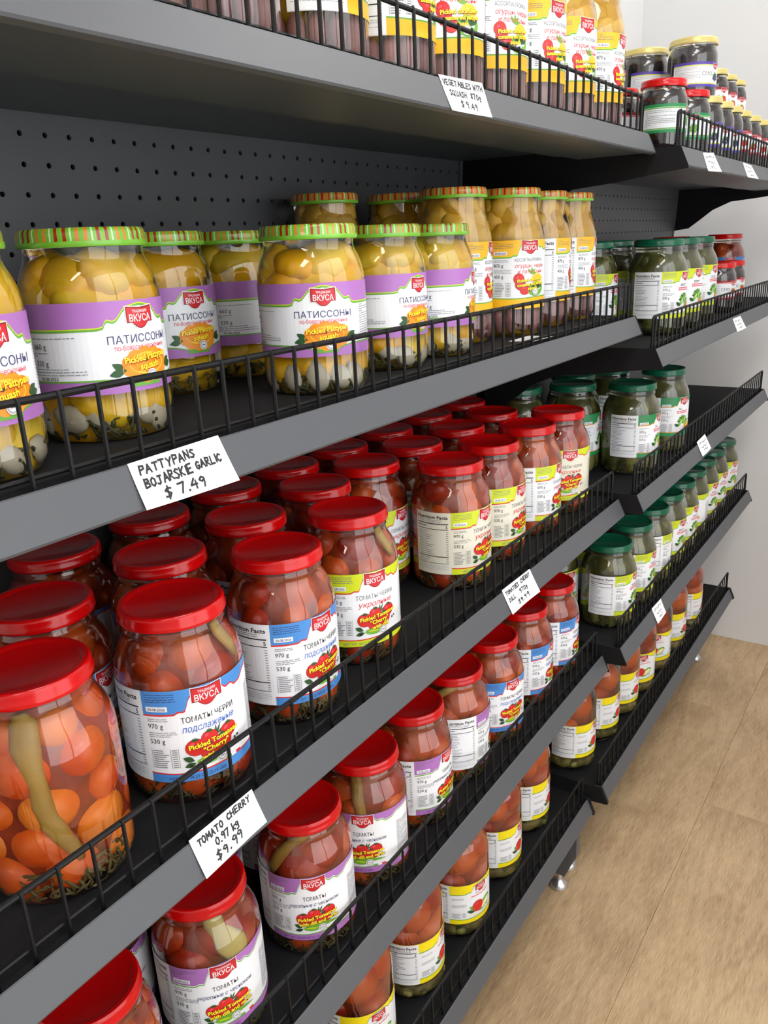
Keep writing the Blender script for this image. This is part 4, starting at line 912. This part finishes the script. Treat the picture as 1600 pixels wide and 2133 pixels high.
# ------------------------------------------------------------------ hand-written price tags
G = {'A': [[(0, 0), (.3, 1), (.6, 0)], [(.12, .38), (.5, .4)]], 'B': [[(0, 0), (0, 1), (.4, .95), (.45, .7), (.05, .52), (.5, .4), (.5, .1), (0, 0)]], 'C': [[(.55, .85), (.3, 1), (.05, .7), (.05, .25), (.3, 0), (.55, .15)]],
     'D': [[(0, 0), (.05, 1), (.45, .8), (.5, .3), (0, 0)]], 'E': [[(.5, 1), (0, .97), (0, 0), (.5, .03)], [(0, .5), (.4, .53)]], 'G': [[(.55, .85), (.3, 1), (.05, .7), (.05, .2), (.3, 0), (.55, .2), (.55, .42), (.32, .42)]],
     'H': [[(0, 0), (0, 1)], [(.5, 0), (.52, 1)], [(0, .5), (.5, .52)]], 'I': [[(.15, 0), (.15, 1)]], 'J': [[(.4, 1), (.4, .2), (.2, 0), (0, .15)], [(.15, 1), (.6, 1)]], 'K': [[(0, 0), (0, 1)], [(.5, 1), (.03, .45), (.5, 0)]],
     'L': [[(.05, 1), (0, 0), (.5, .03)]], 'M': [[(0, 0), (.08, 1), (.35, .35), (.62, 1), (.7, 0)]], 'N': [[(0, 0), (.02, 1), (.5, 0), (.52, 1)]], 'O': [[(.3, 1), (.05, .75), (.05, .25), (.3, 0), (.55, .25), (.55, .75), (.3, 1)]],
     'P': [[(0, 0), (.05, 1), (.45, .92), (.45, .6), (.04, .48)]], 'Q': [[(.3, 1), (.05, .75), (.05, .25), (.3, 0), (.55, .25), (.55, .75), (.3, 1)], [(.35, .25), (.65, -.1)]], 'R': [[(0, 0), (.05, 1), (.45, .9), (.42, .58), (.04, .5), (.52, 0)]],
     'S': [[(.5, .9), (.25, 1), (.05, .78), (.3, .52), (.5, .28), (.3, 0), (0, .1)]], 'T': [[(0, 1), (.6, .97)], [(.3, .98), (.27, 0)]], 'U': [[(0, 1), (.03, .2), (.28, 0), (.5, .2), (.52, 1)]], 'V': [[(0, 1), (.28, 0), (.55, 1)]],
     'W': [[(0, 1), (.17, 0), (.35, .65), (.53, 0), (.72, 1)]], 'Y': [[(0, 1), (.28, .5), (.55, 1)], [(.28, .5), (.2, 0)]], '0': [[(.28, 1), (.05, .7), (.05, .25), (.28, 0), (.5, .3), (.5, .75), (.28, 1)]],
     '1': [[(.2, 1), (.2, 0)]], '4': [[(.35, 1), (0, .4), (.55, .42)], [(.45, .75), (.42, 0)]], '7': [[(0, .95), (.5, 1), (.2, 0)]], '8': [[(.45, .9), (.25, 1), (.08, .8), (.42, .3), (.25, 0), (.05, .2), (.45, .75), (.45, .9)]],
     '9': [[(.48, .72), (.25, .55), (.05, .75), (.25, 1), (.48, .85), (.45, .4), (.35, 0)]], '$': [[(.5, .82), (.25, .92), (.05, .7), (.45, .38), (.3, .1), (0, .15)], [(.28, 1.1), (.22, -.1)]], '.': [[(.1, 0), (.16, .06)]],
     'g': [[(.45, .6), (.2, .68), (.05, .45), (.2, .25), (.42, .4), (.45, .62), (.4, -.15), (.1, -.25)]], 'k': [[(.02, 0), (.05, 1)], [(.4, .6), (.05, .3), (.4, 0)]]}
def strokes(lines, aspect, seed, weight):
    """lines: (text, x0, x1, baseline, height, slope) in tag units (0..1, y up); returns quads in uv"""
    rng = random.Random(seed); out = []
    for text, x0, x1, y0, h, sl in lines:
        if text == '~':        # a line too blurred to read
            n = 9; pts = [(x0 + (x1 - x0) * i / n, y0 + h * rng.uniform(0, 1)) for i in range(n + 1)]
            for i in range(n):
                if i % 4 != 3: out.append((pts[i], pts[i + 1]))
            continue
        W = {c: max(p[0] for s in G.get(c, [[(0.35, 0)]]) for p in s) + 0.22 for c in set(text)}
        W[' '] = 0.4; tot = sum(W[c] for c in text); k = (x1 - x0) / tot; x = x0
        for c in text:
            jx, jy, js = rng.uniform(-.05, .05), rng.uniform(-.06, .06), rng.uniform(0.92, 1.08)
            for s in G.get(c, []):
                pts = [(x + (p[0] * js + jx + 0.08 * p[1]) * k, y0 + sl * (x - x0) + (p[1] * js + jy) * h) for p in s]
                for a, b in zip(pts[:-1], pts[1:]): out.append((a, b))
            x += W[c] * k
    return out
def price_tag(z, xf, corners, lines, label, group, seed=1, weight=0.0013, curl=0.0012):
    """corners TL, TR, BR, BL as (y, dz); paper follows the sloping rail and lifts a little at its lower edge"""
    (ya, za), (yb, zb), (yc, zc), (yd, zd) = corners
    cy = (ya + yb + yc + yd) / 4
    root = empty('price_tag', (xf + DXR / 2, cy, z - DZ / 2)); tag(root, label, 'price tag', group)
    def P(u, v, lift=0.0):     # u to the right, v up
        y = (ya * (1 - u) + yb * u) * v + (yd * (1 - u) + yc * u) * (1 - v); dz = (za * (1 - u) + zb * u) * v + (zd * (1 - u) + zc * u) * (1 - v)
        x = xf - dz * DXR / DZ + 0.0011 + lift + curl * (1 - v) ** 2 + 0.0012 * math.sin(u * 3 + seed) * (1 - v)
        return (x - root.location.x, y - root.location.y, z + dz + lift * 0.45 - root.location.z)
    b = MB(); nu, nv = 10, 8
    vs = [P(i / nu, j / nv) for j in range(nv + 1) for i in range(nu + 1)] + [P(i / nu, j / nv, -0.00015) for j in range(nv + 1) for i in range(nu + 1)]
    o = (nu + 1) * (nv + 1); fs = []
    for j in range(nv):
        for i in range(nu):
            a = j * (nu + 1) + i; fs += [(a, a + 1, a + nu + 2, a + nu + 1), (o + a + nu + 1, o + a + nu + 2, o + a + 1, o + a)]
    b.add(vs, fs); link('paper', b.mesh('tag_paper', ['paper_white'], True), root)
    width = (abs(yb - ya)); height = abs(za - zd) * 1.1
    b = MB()
    for (a, c) in strokes(lines, 1, seed, weight):
        dx, dy = (c[0] - a[0]) * width, (c[1] - a[1]) * height; d = math.hypot(dx, dy) or 1e-6
        ex, ey = dx / d * weight * 0.4 / width, dy / d * weight * 0.4 / height; nx, ny = -dy / d * weight / 2 / width, dx / d * weight / 2 / height
        q = [(a[0] - ex - nx, a[1] - ey - ny), (c[0] + ex - nx, c[1] + ey - ny), (c[0] + ex + nx, c[1] + ey + ny), (a[0] - ex + nx, a[1] - ey + ny)]
        b.add([P(u, v, 0.00018) for u, v in q], [(0, 1, 2, 3)])
    link('handwriting', b.mesh('handwriting', ['marker_ink']), root)
GP = 'hand-written price tags on the rails'
zz, xx = NEAR['second']
price_tag(zz, xx, [(0.3091, 0.0005), (0.3867, 0.0020), (0.3887, -0.0287), (0.3072, -0.0265)], [('PATTYPANS', 0.08, 0.68, 0.70, 0.17, 0.06), ('BOJARSKIE', 0.08, 0.58, 0.42, 0.18, 0.03), ('GARLIC', 0.62, 0.93, 0.47, 0.16, 0.08), ('$ 7.49', 0.22, 0.66, 0.10, 0.2, 0.04)],
          'white tag handwritten PATTYPANS BOJARSKIE GARLIC $ 7.49 under the pattypan jars', GP, 1)
zz, xx = NEAR['third']
price_tag(zz, xx, [(0.3231, 0.0026), (0.3921, 0.0035), (0.3929, -0.0239), (0.3225, -0.0252)], [('TOMATO', 0.08, 0.47, 0.70, 0.16, 0.04), ('CHERRY', 0.54, 0.93, 0.76, 0.16, 0.06), ('0.97 kg', 0.28, 0.66, 0.43, 0.17, 0.05), ('$9.99', 0.22, 0.66, 0.12, 0.2, 0.06)],
          'white tag handwritten TOMATO CHERRY 0.97kg $9.99 on the third near rail', GP, 2)
price_tag(zz, xx, [(0.8465, 0.0029), (0.9287, 0.0023), (0.9308, -0.0283), (0.8469, -0.0272)], [('TOMATOES', 0.06, 0.52, 0.70, 0.15, 0.05), ('CHERRY', 0.58, 0.94, 0.76, 0.15, 0.05), ('DILL', 0.08, 0.3, 0.42, 0.14, 0.03), ('970g', 0.45, 0.74, 0.45, 0.15, 0.05), ('$9.99', 0.3, 0.7, 0.13, 0.17, 0.05)],
          'white tag handwritten TOMATOES CHERRY DILL 970g $9.99 on the third near rail', GP, 3)
zz, xx = NEAR['top']
price_tag(zz, xx, [(0.6863, 0.0020), (0.7705, 0.0050), (0.7586, -0.0275), (0.6849, -0.0280)], [('VEGETABLES WITH', 0.04, 0.96, 0.74, 0.16, -0.02), ('SQUASH', 0.12, 0.52, 0.45, 0.16, -0.02), ('870g', 0.6, 0.86, 0.45, 0.16, -0.02), ('$ 9.49', 0.3, 0.7, 0.14, 0.18, -0.02)],
          'white tag handwritten VEGETABLES WITH SQUASH 870g $ 9.49 on the top near rail', GP, 4)
FT = [('top', [(1.4084, -0.0025), (1.4827, 0.002), (1.4835, -0.0275), (1.3951, -0.0302)], 'small white tag hanging on the top far rail, nearer of two'),
      ('top', [(1.6954, -0.0016), (1.7669, -0.0039), (1.776, -0.028), (1.6897, -0.0275)], 'small white tag hanging on the top far rail, farther of two'),
      ('second', [(1.8156, -0.0028), (1.887, -0.0035), (1.8905, -0.0280), (1.8107, -0.0285)], 'small white tag on the second far rail under the jam jars'),
      ('third', [(1.6804, 0.0057), (1.7498, 0.008), (1.7532, -0.0215), (1.6767, -0.0220)], 'small white tag on the third far rail'),
      ('fourth', [(1.4772, 0.0026), (1.5358, 0.001), (1.5354, -0.0265), (1.4739, -0.0250)], 'small white tag on the fourth far rail')]
def zigzag_tag(nm, c, label, seed):
    zz, xx = FAR[nm]
    price_tag(zz, xx, c, [('~', 0.15, 0.85, 0.68, 0.15, 0), ('~', 0.25, 0.75, 0.4, 0.14, 0), ('~', 0.35, 0.7, 0.14, 0.15, 0)], label, 'illegible price tags on the far rails', seed)
for i, (nm, c, lb) in enumerate(FT): zigzag_tag(nm, c, lb, i + 10)

b = MB(); b.add([(-0.020, -0.030, 0.0003), (0.012, -0.026, 0.0008), (0.014, 0.030, 0.0005), (-0.018, 0.026, 0.0012), (-0.020, -0.030, 0.0001), (0.012, -0.026, 0.0006), (0.014, 0.030, 0.0003), (-0.018, 0.026, 0.0010)], [(0, 1, 2, 3), (7, 6, 5, 4), (0, 4, 5, 1), (1, 5, 6, 2), (2, 6, 7, 3), (3, 7, 4, 0)])
tag(link('paper_slip', b.mesh('paper_slip', ['paper_white']), None, (-0.4340, 0.965, NEAR['second'][0] + 0.0002)), 'loose white paper slip lying on the deck in front of the tall jars', 'paper slip')
